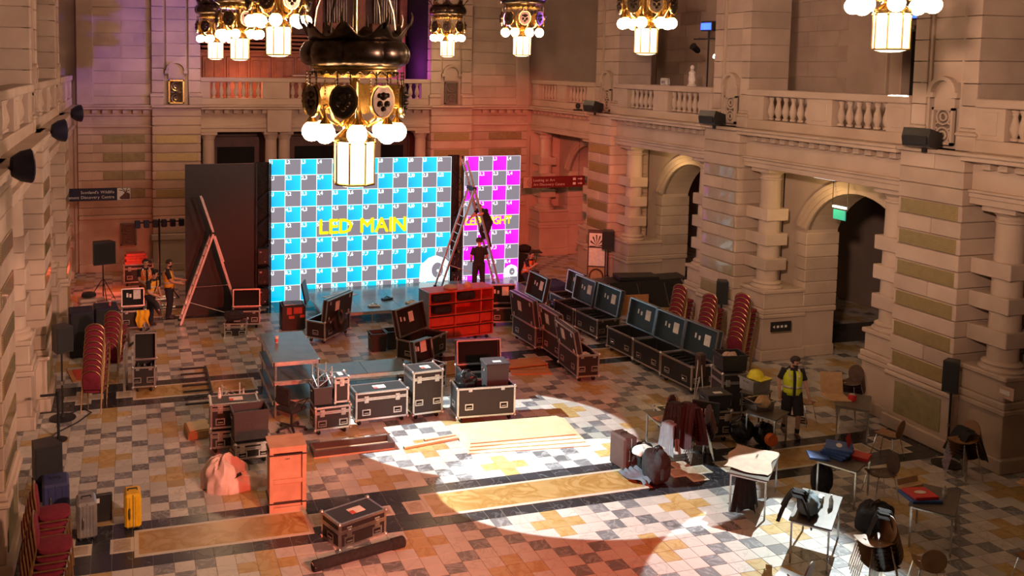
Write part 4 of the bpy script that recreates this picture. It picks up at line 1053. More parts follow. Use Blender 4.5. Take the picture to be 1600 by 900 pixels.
soft_bag('cable_bundle', 'white cable bundle in the nearest open panel case', 'cable', (10.62, 19.75, .40), .40, .34, .16, .3, 'white_plastic', 9, False, .16, sq=2)

# ================================================================ RED BANQUET CHAIRS (face local +x)
def red_chair():
    t = thing('banquet_chair', '', 'chair')
    def seat(u, v):
        a = 2*PI*u; e = .55
        def se(c, p): return math.copysign(abs(c)**p, c)
        r = [0.0, .75, .96, 1, .96, .6, 0][min(int(v*6+.001), 6)]; z = [.40, .40, .415, .44, .465, .478, .482][min(int(v*6+.001), 6)]
        return (.02+.225*r*se(math.cos(a), e), .215*r*se(math.sin(a), e), z)
    MB().grid(seat, 20, 7, True).build('seat', 'chair_red', t, True)
    def arch(w_, top, k, n=12): return [(w_*math.cos(PI*i/n), top-w_*.8+w_*.8*math.sin(PI*i/n)) for i in range(n+1)]
    lean = lambda z: -.205-.10*(z-.5)
    b = MB(); poly = [(.185, .50)] + arch(.185, .90, 0) + [(-.185, .50)]
    n = len(poly)
    vs = []
    for off, k in ((-.035, .9), (-.02, 1), (.015, 1), (.035, .88)):
        cz = .70
        for y, z in poly: zz = cz+(z-cz)*k; vs.append((lean(zz)+off, y*k, zz))
    fs = [tuple(range(n)), tuple(range(3*n, 4*n))[::-1]]
    for r in range(3):
        for i in range(n): fs.append((r*n+i, r*n+(i+1) % n, (r+1)*n+(i+1) % n, (r+1)*n+i))
    b.add(vs, fs); b.build('backrest', 'chair_red', t, True)
    pts = [(-.30, .21, 0), (-.215, .205, .44)] + [(lean(z), y, z) for y, z in [(.20, .50)] + arch(.20, .925, 0) + [(-.20, .50)]] + [(-.215, -.205, .44), (-.30, -.21, 0)]
    MB().tube(pts, .013, 6).build('back_frame', 'chair_gold', t, True)
    for s_ in (-1, 1):
        MB().tube([(.25, s_*.20, 0), (.235, s_*.20, .36), (.20, s_*.20, .40), (-.20, s_*.20, .40)], .012, 6).build('front_leg', 'chair_gold', t, True)
    MB().tube([(.22, -.2, .385), (.22, .2, .385)], .010, 5).build('seat_rail', 'chair_gold', t)
    return t
rc0 = [red_chair()]
def put(proto, loc, rz, label, group, used=[]):
    c = proto[0] if proto[0].name not in used else copy_tree(proto[0])
    if proto[0].name not in used: used.append(proto[0].name)
    c.location = loc; c.rotation_euler = (0, 0, rz); c['label'] = label; c['group'] = group
    return c
ORD = ['lowest', 'second', 'third', 'fourth', 'fifth', 'sixth', 'seventh', 'eighth', 'ninth', 'tenth', 'eleventh']
def stack(proto, x, y, rz, n, dz, dx, what, where, group, z=0):
    for k in range(n):
        pos = 'topmost' if k == n-1 else ('lowest' if k == 0 else ORD[k]+' up')
        put(proto, (x+dx*k*math.cos(rz), y+dx*k*math.sin(rz), z+dz*k), rz, '%s, %s %s' % (what, pos, where), group)
RC = 'red banquet chair'; RG = 'stacked red banquet chairs'
stack(rc0, -.80, 20.45, math.radians(78), 9, .115, .045, RC, 'in front stack by left wall', RG)
stack(rc0, -.45, 22.4, math.radians(70), 7, .115, .05, RC, 'in rear stack by left wall', RG)
stack(rc0, -1.28, 13.75, math.radians(4), 6, .105, .03, RC, 'in stack beside the silver suitcase', RG)
stack(rc0, -1.2, 12.8, math.radians(2), 6, .105, .03, RC, 'in nearest stack, lower left corner', RG)
stack(rc0, 14.15, 21.15, math.radians(28), 8, .115, .04, RC, 'in left stack of three before right wall', RG)
stack(rc0, 14.35, 20.10, math.radians(28), 8, .115, .04, RC, 'in middle stack of three before right wall', RG)
stack(rc0, 14.55, 19.10, math.radians(28), 10, .115, .04, RC, 'in right stack of three before right wall', RG)

# ================================================================ CAFE CHAIRS (face local +x) AND TABLES
def cafe_chair(wood):
    t = thing('cafe_chair', '', 'chair')
    def seat(u, v):
        a = (u-.5)*2; b = v
        x = .20-.42*b; wd = .19*(1-.25*abs(b-.4))
        return (x, a*wd, .455+.03*a*a-.02*math.sin(PI*b))
    m = MB(); m.grid(seat, 9, 7); m.grid(lambda u, v: tuple(Vector(seat(u, v))-Vector((0, 0, .012))), 9, 7)
    m.build('seat', wood, t, True)
    n = 18
    bk = [(.17*math.cos(2*PI*k/n), .62+.19*math.sin(2*PI*k/n)) for k in range(n)]
    m = MB(); f = lambda y, z, o: (-.22-.16*(z-.45)+.25*y*y+o, y, z)
    m.add([f(y, z, 0) for y, z in bk]+[f(y, z, .014) for y, z in bk], [tuple(range(n)), tuple(range(n, 2*n))[::-1]]+[(k, (k+1) % n, n+(k+1) % n, n+k) for k in range(n)])
    m.build('backrest', wood, t, True)
    MB().add([(-.2, -.06, .455), (-.2, .06, .455), (-.23, .06, .52), (-.23, -.06, .52)], [(0, 1, 2, 3)]).add([(-.19, -.06, .445), (-.19, .06, .445), (-.215, .06, .52), (-.215, -.06, .52)], [(3, 2, 1, 0)]).build('back_neck', wood, t)
    for sx_ in (-1, 1):
        for sy_ in (-1, 1): MB().tube([(sx_*.23-.01, sy_*.21, 0), (sx_*.15-.01, sy_*.15, .44), (sx_*.05, sy_*.08, .45)], .010, 6).build('leg', 'chrome', t, True)
    return t
cw = [cafe_chair('cafe_wood')]; cd_ = [cafe_chair('cafe_dark')]
CG = 'cafe chairs with metal legs'
put(cd_, (12.62, 12.55, 0), math.radians(170), 'single brown shell chair pushed to the table of blue pizza boxes', CG)
put(cw, (13.75, 15.85, 0), math.radians(-70), 'single wooden shell chair behind the table with the open cardboard box', CG)
put(cw, (14.15, 13.95, 0), math.radians(110), 'single wooden chair with back turned, on the inlaid cross near the right pier', CG)
stack(cd_, 14.95, 15.75, math.radians(200), 6, .07, .02, 'dark shell chair', 'in the stack against the gold-plated pier', CG)
stack(cw, 14.75, 12.75, math.radians(185), 6, .06, .02, 'wooden shell chair', 'in the stack under a coat by right pier', CG)
stack(cd_, 10.45, 14.75, math.radians(160), 6, .06, .02, 'shell chair', 'in the coat-covered stack beside the suitcase', CG)
stack(cw, 10.25, 10.12, math.radians(175), 7, .06, .02, 'wooden shell chair', 'in bottom-edge stack under a black jacket', CG)
put(cw, (10.95, 9.95, 0), math.radians(60), 'wooden chair seat cut by the bottom edge beside the black jacket stack', CG)
put(cd_, (8.75, 10.15, 0), math.radians(120), 'chair cut by the bottom edge left of the table with bottles', CG)
put(cw, (12.6, 9.65, 0), math.radians(100), 'chair back cut by the bottom edge at the lower right corner', CG)
def cafe_table(label, x, y, ang, W, D, H=.70, top='table_top', leg='steel', group='cafe tables'):
    t = thing('cafe_table', label, 'table', (x, y, 0), math.radians(ang), group)
    MB().cbox(-.01, -.01, H-.025, W+.01, D+.01, H, .005).build('table_top', top, t)
    m = MB(); m.box(.02, .02, H-.06, W-.02, .04, H-.025); m.box(.02, D-.04, H-.06, W-.02, D-.02, H-.025); m.box(.02, .04, H-.06, .04, D-.04, H-.025); m.box(W-.04, .04, H-.06, W-.02, D-.04, H-.025)
    m.build('apron', leg, t)
    for xx in (.03, W-.03):
        for yy in (.03, D-.03): MB().box(xx-.014, yy-.014, 0, xx+.014, yy+.014, H-.025).build('leg', leg, t)
    return t
cafe_table('table covered with a sheet of brown paper, black jacket under it', 9.69, 12.83, -47, .62, 1.26)
cafe_table('table piled with blue pizza boxes', 11.51, 12.87, -60, .68, .80)
cafe_table('table with a red and blue pizza box and a water bottle', 11.74, 11.08, -52, .62, 1.0)
cafe_table('table with black bag, paper cups and water bottles at the bottom edge', 9.57, 11.19, -49, .58, 1.25)
cafe_table('table with an open cardboard pizza box and a red tin near the pier', 13.80, 14.95, -45, .62, .95)
cafe_table('table with pink-lit papers and a fan, left of the flight case pile', 9.70, 14.95, -8, .95, .70)
cafe_table('long dark trolley table strewn with tools beside the vested worker', 11.72, 15.1, -62, .62, .62, .72)
cafe_table('table cut by the right edge with a cardboard box on it', 14.05, 10.75, -50, .7, .9)
cafe_table('table with a helmet and tray behind the tool trolley', 12.24, 15.95, -55, .5, .5, .78)

# ================================================================ THINGS ON AND AROUND THE TABLES
def flat_box(name, label, cat_, x, y, z, ang, w_, d, h, mt, lidup=False, oval=None, group=None):
    t = thing(name, label, cat_, (x, y, z), math.radians(ang), group)
    MB().cbox(-w_/2, -d/2, 0, w_/2, d/2, h, .006).build('box_tray', mt, t)
    if oval: MB().prism([(.10*math.cos(k*PI/8), .05*math.sin(k*PI/8)) for k in range(16)], h, h+.003, 'z').build('printed_oval', oval, t)
    if lidup:
        l_ = MB().cbox(-w_/2, 0, 0, w_/2, .006, d, .002).build('open_lid', mt, t); l_.location = (0, d/2, h); l_.rotation_euler = (math.radians(-14), 0, 0)
    return t
for k in range(4):
    flat_box('pizza_box', 'blue pizza box, %s in the pile on the table' % ['lowest', 'second', 'third', 'topmost'][k], 'pizza box', 11.98+.02*k, 12.92, .70+.045*k, 20+9*k, .44, .44, .042, 'pizza_blue', oval='paper' if k == 3 else None, group='blue pizza boxes')
flat_box('pizza_box', 'opened blue pizza box hanging over the table corner, left of the pile', 'pizza box', 11.62, 12.95, .70, -30, .34, .34, .04, 'pizza_blue')
flat_box('pizza_box', 'red pizza box at the right corner of the table with the blue pile', 'pizza box', 12.33, 12.72, .70, 35, .30, .30, .06, 'pizza_red', True)
flat_box('pizza_box', 'red pizza box in front of an open cardboard lid', 'pizza box', 12.10, 11.22, .745, -10, .40, .36, .05, 'pizza_red', oval='paper')
flat_box('pizza_box', 'blue pizza box under the red one on the near table', 'pizza box', 12.10, 11.22, .70, -14, .50, .42, .043, 'pizza_blue')
flat_box('pizza_box', 'brown cardboard pizza box standing open behind the red box', 'pizza box', 12.25, 11.55, .70, 5, .46, .10, .05, 'cardboard', True)
flat_box('pizza_box', 'open cardboard pizza box with crusts on the table near the pier', 'pizza box', 14.10, 15.28, .70, -20, .46, .44, .03, 'cardboard', True)
flat_box('pizza_box', 'flattened cardboard box on the table cut by the right edge', 'pizza box', 14.45, 11.05, .70, 15, .6, .5, .03, 'cardboard')
flat_box('pizza_box', 'blue box on the table cut by the right edge', 'pizza box', 14.25, 10.62, .70, 15, .3, .25, .06, 'pizza_blue')
MB_ = MB().lathe([(.02,0),(.07,.0),(.085,.06),(.075,.12),(.03,.13)], n=14)
tin = thing('red_tin', 'round red tin on the table beside the open cardboard box', 'tin', (14.32, 15.08, .70)); MB_.build('tin_body', 'pizza_red', tin, True); MB().cyl(.05, .13, .14, n=12).build('tin_lid', 'clear_plastic', tin)
sheet = thing('paper_sheet', 'crumpled brown paper sheet spread over the table', 'paper', (10.35, 13.12, .705), math.radians(-47))
def crump(u, v):
    x = (u-.5)*.72; y = (v-.5)*1.1; return (x+.03*math.sin(9*v), y+.03*math.sin(7*u+1), .006+.012*(math.sin(7*u+3*v)+math.sin(11*v+2))*.5+.012-(.10*max(0, abs(x)-.32)))
MB().grid(crump, 12, 16).build('sheet', 'brown_paper', sheet, True)
for k in range(2): MB().add([(.05, .1+k*.06, .05), (.10, .12+k*.06, .05), (.08, .17+k*.06, .05)], [(0, 1, 2)]).build('torn_hole', 'case_inside', sheet)
def bottle(label, loc, h=.21, r=.033):
    t = thing('water_bottle', label, 'bottle', loc, 0, 'clear water bottles')
    MB().lathe([(r*.9,0),(r,.01),(r,h*.62),(r*.8,h*.72),(r*.4,h*.86),(r*.38,h*.93)], n=12).build('bottle_body', 'clear_plastic', t, True)
    MB().cyl(r*.45, h*.92, h, n=10).build('cap', 'white_plastic', t)
    MB().cyl(r*1.02, h*.28, h*.52, n=12).build('bottle_label', 'paper', t)
bottle('water bottle left of the paper cups on the bottom-edge table', (10.23, 11.47, .70))
bottle('water bottle right of the paper cups on the bottom-edge table', (10.45, 11.32, .70))
bottle('clear water bottle alone on the table with the red pizza box', (12.50, 11.13, .70))
bottle('clear bottle lying upright on the upper flight case by the short white truss', (1.62, 17.72, .94), .26)
def cup(label, loc, h=.13, r=.042, mt='paper', band=None):
    t = thing('paper_cup', label, 'cup', loc, 0, 'paper cups')
    MB().lathe([(r*.72,0),(r,h),(r*.9,h),(r*.66,.01)], n=14).build('cup_body', mt, t, True)
    if band: MB().lathe([(r*.80,h*.12),(r*.96,h*.7)], n=14).build('sleeve', band, t, True)
    MB().lathe([(r*1.05,h),(r*1.05,h+.012),(r*.8,h+.016),(.001,h+.016)], n=14).build('cup_lid', 'white_plastic', t, True)
cup('white paper cup with brown sleeve on top of the deck stack', (3.12, 20.2, 1.245), .14, .045, 'paper', 'paper_red')
cup('left paper cup between the two water bottles', (10.33, 11.43, .70), band='cardboard')
cup('right paper cup between the two water bottles', (10.40, 11.47, .70), band='cardboard')
cup('red-lit cup on the subwoofers by the left wall', (-.55, 24.6, 1.19), .12, .04, 'paper_red')
def drape(name, label, cat_, loc, rz, fn, mt, nu=16, nv=14, group=None, part='cloth'):
    t = thing(name, label, cat_, loc, rz, group)
    MB().grid(fn, nu, nv).build(part, mt, t, True)
    return t
def coat_fn(w_, h0, h1, d=.22, seed=0):
    rn = random.Random(seed); p = [rn.uniform(0, 6) for _ in range(4)]
    def f(u, v):
        a = (u-.5)*2; fold = .03*math.sin(9*u*PI+p[0])*(.3+v)
        half = -1 if v < .5 else 1
        vv = abs(v-.5)*2
        z = h1-(h1-h0)*vv**1.1*(1+.12*math.sin(5*u+p[1]))-.06*a*a
        return (a*w_/2*(.75+.35*vv)+fold, half*(.04+d*vv**.7)+fold, z)
    return f
drape('coat', 'dark maroon coat hung over the chair stack beside the suitcase', 'coat', (10.18, 14.72, 0), math.radians(-80), coat_fn(.52, .42, 1.22, .16, 1), 'maroon_coat')
drape('coat', 'black coat over the left side of the coat-covered chair stack', 'coat', (9.98, 14.88, 0), math.radians(-70), coat_fn(.40, .50, 1.20, .12, 2), 'black_fabric')
drape('jacket', 'pale blue grey jacket hanging beside the maroon coat', 'jacket', (9.80, 14.80, 0), math.radians(-60), coat_fn(.34, .30, .86, .10, 3), 'grey_fabric')
drape('jacket', 'black jacket hanging from the brown paper table to the floor', 'jacket', (9.98, 12.78, 0), math.radians(-47), coat_fn(.40, .06, .68, .08, 4), 'black_fabric')
drape('jacket', 'black jacket over the chair stack at the bottom edge', 'jacket', (10.42, 10.25, 0), math.radians(40), coat_fn(.46, .50, 1.22, .20, 5), 'black_fabric')
drape('coat', 'dark navy coat over the wooden chair stack by the right pier', 'coat', (14.9, 12.85, 0), math.radians(60), coat_fn(.55, .40, .98, .22, 6), 'black_fabric')
soft_bag('backpack', 'black backpack standing under the table of blue pizza boxes', 'bag', (11.75, 12.98, 0), .34, .26, .52, -.8, seed=11)
soft_bag('backpack', 'large black rucksack slumped on the floor between two tables', 'bag', (11.62, 11.62, 0), .66, .42, .46, .3, seed=12, lump=.12)
soft_bag('duffel_bag', 'black bag with grey pocket on the bottom-edge table', 'bag', (9.98, 11.28, .70), .42, .30, .30, .7, 'grey_fabric', 13)
drape('jacket', 'black jacket thrown over the bag on the bottom-edge table', 'jacket', (9.83, 11.32, .62), .7, coat_fn(.46, .06, .46, .20, 7), 'black_fabric')
soft_bag('rucksack', 'black rucksack on the floor right of the brown suitcase', 'bag', (9.12, 14.15, 0), .46, .42, .60, .4, seed=14, lump=.14)
soft_bag('duffel_bag', 'black holdall behind the open paper bag beside the suitcase', 'bag', (9.15, 14.72, 0), .6, .4, .46, .2, seed=15, lump=.12)
drape('jeans', 'grey denim jeans lying crumpled in front of the brown suitcase', 'clothing', (8.85, 14.25, .02), .3, lambda u, v: ((u-.5)*.5+.08*math.sin(6*v), (v-.5)*.62, .05+.07*abs(math.sin(4*u*PI+2*v))+.03*math.sin(9*v)), 'denim')
soft_bag('paper_bag', 'open cream paper bag lying on the black holdall', 'bag', (9.02, 14.45, .40), .38, .28, .16, .3, 'paper', 16, False, .06)
def suitcase(label, loc, rz, w_, d, h, mt, ribs=0, handle=True, name='suitcase'):
    t = thing(name, label, 'suitcase', loc, rz)
    MB().cbox(-w_/2, -d/2, .04, w_/2, d/2, h, .035).build('shell', mt, t)
    for k in range(ribs):
        x = -w_/2+w_*(k+1)/(ribs+1); MB().cbox(x-.012, -d/2-.008, .08, x+.012, d/2+.008, h-.04, .004).build('rib', mt, t)
    MB().box(-.006, -d/2-.004, .05, .006, d/2+.004, h-.01).build('zip', 'steel', t)
    if handle: MB().tube([(-.07, 0, h), (-.07, 0, h+.03), (.07, 0, h+.03), (.07, 0, h)], .012, 6).build('handle', 'black_plastic', t)
    MB().tube([(-w_*.2, -d/2-.02, h*.35), (-w_*.2, -d/2-.035, h*.4), (-w_*.2, -d/2-.035, h*.6), (-w_*.2, -d/2-.02, h*.65)], .010, 6).build('side_handle', 'steel', t)
    for sx_ in (-1, 1):
        for sy_ in (-1, 1): MB().lathe([(.012,-.012),(.024,-.012),(.024,.012),(.012,.012)], (sx_*(w_/2-.05), sy_*(d/2-.05), .024), 8, 'x').build('wheel', 'rubber', t)
    return t
suitcase('brown leather suitcase standing upright beside the bright floor pool', (8.85, 14.85, 0), .15, .30, .46, .66, 'brown_leather')
suitcase('silver ribbed suitcase beside the red chairs at the left wall', (-.72, 14.85, 0), .1, .30, .42, .62, 'suitcase_silver', 5)
suitcase('dark blue suitcase on the floor behind the left chair stack', (-1.25, 15.85, 0), .1, .42, .50, .55, 'blue_case', 3)
yc = suitcase('yellow hard case standing upright on the dark floor band', (-.02, 14.98, 0), .05, .26, .36, .60, 'yellow_case', 2, name='hard_case')
bl = thing('laptop_case', 'flat black case with white label leaning behind the silver suitcase', 'case', (-.62, 15.25, 0), .1)
m_ = MB().cbox(-.28, -.03, 0, .28, .03, .5, .015).build('shell', 'black_laminate', bl); m_.rotation_euler = (.12, 0, 0); MB().box(-.12, -.036, .36, .08, -.03, .44).build('paper_label', 'paper', m_)
# fan and papers on the small table
fan = thing('desk_fan', 'small dark desk fan on the table with papers', 'fan', (10.10, 15.2, .70), .4)
MB().lathe([(.10,0),(.10,.02),(.02,.04),(.018,.22)], n=14).build('fan_stand', 'black_plastic', fan, True)
m = MB()
for r in (.05, .10, .14): m.tube([(r*math.cos(k*PI/8), -.03, .34+r*math.sin(k*PI/8)) for k in range(16)], .006, 4, True)
for k in range(8): m.tube([(0, -.04, .34), (.14*math.cos(k*PI/4), -.03, .34+.14*math.sin(k*PI/4))], .004, 4)
m.build('fan_cage', 'black_metal', fan); MB().cyl(.13, .0, .03, (0, 0, .34), 14, 'y').build('fan_blades', 'dark_plastic', fan); MB().sphere(.06, (0, .06, .34), 10, 8).build('fan_motor', 'paper_red', fan, True)
for i, (x, y, a) in enumerate(((9.92, 15.15, .2), (10.38, 15.28, -.3))):
    p = thing('papers', ['loose papers on the left half of the fan table', 'loose papers on the right half of the fan table'][i], 'papers', (x, y, .702), a)
    MB().cbox(-.15, -.2, 0, .15, .2, .008, .002).build('paper_stack', 'brown_paper', p); MB().tube([(-.1, -.1, .015), (0, -.14, .015), (.1, -.08, .015)], .006, 4).build('pen', 'black_plastic', p)

# ================================================================ LADDERS
def ladder_section(t, p, q, wv, wd=.42, part='ladder_section', n=None, mt='ladder_alloy'):
    """two stiles from p to q, rungs across wv"""
    p = Vector(p); q = Vector(q); wv = Vector(wv).normalized()*wd/2; L_ = (q-p).length
    o = MB().bar(p-wv, q-wv, .06, .06).bar(p+wv, q+wv, .06, .06).build(part, mt, t)
    n = n or int(L_/.28)
    for k in range(n):
        c = p+(q-p)*(k+.6)/n
        MB().tube([c-wv, c+wv], .015, 6).build('rung', mt, o)
    return o
def a_ladder(label, x, y, z, xl, xr, za, ext, xa):
    t = thing('ladder', label, 'ladder', (x, y, z))
    ap = Vector((xa, 0, za))
    ladder_section(t, (xl, 0, .02), ap, (0, 1, .0), .55)
    L2 = Vector((xr, 0, .02)); d = (ap-L2).normalized()
    ladder_section(t, L2, ap, (0, 1, 0), .48)
    ladder_section(t, ap-d*.9+Vector((.03, 0, .03)), ap+d*ext, (0, 1, 0), .40, 'extension_section')
    MB().box(xa-.06, -.30, za-.05, xa+.06, .30, za+.05).build('hinge', 'black_metal', t)
    f = .42
    a = Vector((xl, 0, 0)).lerp(ap, f); b = L2.lerp(ap, f)
    MB().bar(a+Vector((0, -.27, 0)), b+Vector((0, -.24, 0)), .03, .012).build('stay_bar', 'steel', t)
    MB().tube([Vector((xl, -.27, 0)).lerp(ap, .25), L2.lerp(ap, .05)+Vector((0, -.24, 0))], .008, 5).build('stay_rope', 'white_plastic', t)
    for xx in (xl, xr):
        for s_ in (-.25, .25): MB().cbox(xx-.05, s_-.03, 0, xx+.05, s_+.03, .06, .01).build('rubber_foot', 'rubber', t)
    return t
a_ladder('aluminium A-frame ladder with raised extension in front of the switched-off screen', 2.2, 26.75, 0, -.87, .85, 2.62, 1.1, .06)
a_ladder('aluminium A-frame ladder with raised extension between the two lit screens', 10.5, 27.55, .36, -1.05, 1.0, 3.25, .95, .06)

# ================================================================ LOUDSPEAKERS
def speaker_box(t, w_, d, h, z, part='cabinet', taper=.75, tiltm=None):
    m = MB(); hw, hd = w_/2, d/2
    m.prism([(-hw, -hd), (hw, -hd), (hw*taper, hd), (-hw*taper, hd)], z, z+h, 'z')
    c = m.build(part, 'black_plastic', t)
    MB().cbox(-hw*.92, -hd-.012, z+.03, hw*.92, -hd, z+h-.03, .004).build('grille', 'speaker_grille', c)
    return c
def speaker_on_pole(label, x, y, rz, w_, d, h, top, base='round', group='loudspeakers'):
    t = thing('loudspeaker', label, 'speaker', (x, y, 0), rz, group)
    speaker_box(t, w_, d, h, top-h)
    MB().tube([(0, 0, .03), (0, 0, top-h)], .02, 8).build('pole', 'black_metal', t)
    MB().cyl(.032, (top-h)*.5, (top-h)*.5+.08, n=8).build('clamp', 'steel', t)
    if base == 'round': MB().lathe([(.27,0),(.27,.02),(.06,.05),(.03,.09)], n=20).build('base_plate', 'black_metal', t, True)
    else:
        for k in range(3):
            a = 2*PI*k/3+.5; MB().tube([(.5*math.cos(a), .5*math.sin(a), .02), (.03*math.cos(a), .03*math.sin(a), .75)], .014, 6).build('tripod_leg', 'black_metal', t)
    return t
speaker_on_pole('loudspeaker on a round-based pole by the left wall, next to the red chairs', -1.42, 20.05, .5, .36, .34, .55, 2.0)
speaker_on_pole('loudspeaker on a pole in front of the orange-lit bay, beside the exhibit board', 14.95, 26.45, -.5, .40, .36, .62, 2.25, 'tripod')
speaker_on_pole('slim loudspeaker on a pole before the gold-plated right pier', 15.0, 13.35, -1.0, .28, .28, .60, 2.05)
speaker_on_pole('wide dark loudspeaker on a pole in the far left corner', -.85, 29.6, .3, .68, .4, .70, 1.95, 'tripod')
speaker_on_pole('dark loudspeaker peeking behind the right stack of red chairs', 14.95, 20.4, -.6, .30, .30, .62, 1.98)
sp = thing('loudspeaker', 'floor loudspeaker tilted at the left wall above the near red chairs', 'speaker', (-1.45, 16.4, 0), .35, 'loudspeakers'); speaker_box(sp, .46, .40, .62, .36); MB().cbox(-.2, -.15, 0, .2, .15, .36, .02).build('stand', 'black_metal', sp)
for i, (x, y) in enumerate(((-1.50, 24.1), (-.90, 24.35))):
    s_ = thing('subwoofer', ['left dark subwoofer of the pair behind the red chair stack', 'right dark subwoofer of the pair behind the red chair stack'][i], 'speaker', (x, y, 0), .12, 'subwoofers')
    MB().cbox(0, 0, .02, .58, .65, 1.18, .02).build('cabinet', 'navy', s_); MB().cbox(.03, -.012, .06, .55, 0, 1.14, .004).build('grille', 'speaker_grille', s_)
    for a in (.06, .52):
        for b in (.06, .59): MB().cyl(.03, 0, .02, (a, b, 0), 8).build('foot', 'rubber', s_)
def wall_unit(label, loc, rz, kind, group):
    t = thing('wall_speaker' if kind == 's' else 'wall_floodlight', label, 'speaker' if kind == 's' else 'lamp', loc, rz, group)
    if kind == 's':
        MB().prism([(-.20, .02), (-.16, -.16), (.10, -.22), (.24, -.10), (.24, .10), (-.14, .20)], -.28, .28, 'y').build('cabinet', 'black_plastic', t)
        MB().cbox(-.215, -.24, -.12, -.19, .24, .05, .004).build('grille', 'speaker_grille', t)
        MB().box(.1, -.04, -.3, .3, .04, -.2).build('bracket', 'black_metal', t)
    else:
        MB().lathe([(.02,-.02),(.14,0),(.22,.12),(.25,.26),(.23,.28)], n=16, axis='x').build('housing', 'navy', t, True)
        MB().cyl(.23, .25, .262, n=16, axis='x').build('lens', 'lantern_off', t)
        MB().tube([(0, 0, 0), (-.15, 0, -.1), (-.3, 0, -.1)], .02, 6).build('bracket', 'black_metal', t)
    return t
mat('lantern_off', (0.08, 0.25, 0.45), 0.15, scale=8)
WG = 'speakers on the right cornice'
wall_unit('black cornice speaker on the far right pier, nearest the organ', (15.18, 28.2, 6.22), .2, 's', WG)
wall_unit('black cornice speaker on the pier between the second and third right bays', (15.15, 21.45, 6.22), .2, 's', WG)
wall_unit('black cornice speaker on the gold-plated pier at right, nearest the camera', (15.12, 14.5, 6.22), .2, 's', WG)
FG = 'dark floodlights on the left cornice'
wall_unit('largest dark floodlight on the left cornice, at the left picture edge', (-1.62, 14.0, 6.0), .3, 'l', FG)
wall_unit('middle dark floodlight on the left cornice', (-1.62, 21.2, 6.0), .3, 'l', FG)
wall_unit('smallest dark floodlight on the left cornice, near the back wall', (-1.62, 28.2, 6.0), .3, 'l', FG)
cam_ = thing('small_floodlight', 'little black lamp on the right cornice left of the farthest cornice speaker', 'lamp', (15.35, 29.6, 6.0), 0); MB().lathe([(.05,0),(.09,.06),(.09,.14),(.05,.18)], (0, 0, .08), 12).build('housing', 'black_plastic', cam_, True); MB().box(-.12, -.12, 0, .12, .12, .06).build('base', 'black_plastic', cam_)
# lighting rigs on the right balcony
def rig(label, x, y, rz, blue):
    t = thing('lighting_stand', label, 'stage light', (x, y, 6.0), rz)
    MB().tube([(0, 0, 0), (0, 0, 2.75)], .025, 8).build('mast', 'black_metal', t)
    MB().tube([(0, -.55, 2.45), (0, .55, 2.45)], .022, 6).build('crossbar', 'black_metal', t)
    for k in range(3):
        a = 2*PI*k/3; MB().tube([(.45*math.cos(a), .45*math.sin(a), .02), (0, 0, .9)], .016, 6).build('tripod_leg', 'black_metal', t)
    bl_ = MB().cbox(-.14, -.20, 2.68, .10, .20, 2.98, .02).build('flood_housing', 'black_plastic', t); MB().box(-.155, -.18, 2.72, -.14, .18, 2.92).build('flood_lens', 'lamp_blue' if blue else 'black_plastic', bl_)
    for k, yy in enumerate((-.42, .42)):
        h = MB().lathe([(.06,-.16),(.09,-.1),(.10,.14),(.115,.16)], n=14, axis='x').build('spot_housing', 'black_metal', t, True)
        h.location = (-.05, yy, 1.85+.3*k); h.rotation_euler = (0, -.55, PI)
        MB().cyl(.09, .16, .165, n=14, axis='x').build('spot_lens', 'lamp_white' if k == 0 else 'black_plastic', h)
    return t
rig('stand of stage lights with a blue flood on the balcony beside the white statue', 16.75, 24.0, .3, True)
rig('stand of stage lights with a blue flood on the balcony behind the right-hand lantern', 16.75, 16.25, .3, True)
st = thing('statue', 'small pale marble statue on the balcony rail', 'statue', (15.85, 23.45, 7.03), 1.2)
body = bpy.data.meshes.new('figure'); 
MB().lathe([(.13,0),(.14,.03),(.10,.06),(.095,.12),(.11,.22),(.085,.32),(.10,.40),(.05,.46),(.035,.48)], n=14).sphere(.062, (0, 0, .55), 12, 8, 1.2).tube([(.10, 0, .40), (.15, -.04, .28), (.08, -.10, .22)], [.032, .028, .02], 8).tube([(-.10, 0, .40), (-.14, -.02, .28), (-.12, -.06, .16)], [.032, .028, .02], 8).build('figure', 'marble_white', st, True)
wb = thing('emergency_light', 'small white box lamp on the balcony rail left of the statue', 'lamp', (15.78, 24.75, 7.03), .3); MB().cbox(-.08, -.14, 0, .08, .14, .22, .03).build('housing', 'white_plastic', wb); MB().cbox(-.1, -.08, .05, -.08, .08, .17, .01).build('lens', 'steel', wb)

# ================================================================ SIGNS
def sign(label, x0, x1, z0, z1, y, mt, lines, pic):
    t = thing('hanging_sign', label, 'sign', ((x0+x1)/2, y, z0))
    hw = (x1-x0)/2
    MB().cbox(-hw, 0, 0, hw, .04, z1-z0, .004).build('board', mt, t)
    for xx in (-hw*.8, hw*.8): MB().tube([(xx, .02, z1-z0), (xx, .02, z1-z0+1.5)], .006, 4).build('hanger', 'black_metal', t)
    return t, hw
t, hw = sign('navy hanging sign reading Discovery Centre with a stag picture at the left', -2.55, .0, 3.05, 3.46, 30.8, 'navy', None, None)
for s_, z in (("Scotland's Wildlife", .235), ('Environment Discovery Centre', .075)):
    me = text_mesh(s_, .135, align='RIGHT'); me.materials.append(MAT['paper']); o = obj('lettering', me, t, (hw-.50, -.003, z)); o.rotation_euler = (PI/2, 0, 0)
pl = MB().box(hw-.42, -.002, .01, hw-.01, .0, .40).build('picture_panel', 'paper', t)
m = MB(); m.prism([(hw-.36, .08), (hw-.30, .03), (hw-.10, .03), (hw-.03, .03), (hw-.03, .20), (hw-.10, .25), (hw-.18, .25), (hw-.28, .15)], -.005, -.002, 'y')
m.build('stag_head', 'dark_wood', pl)
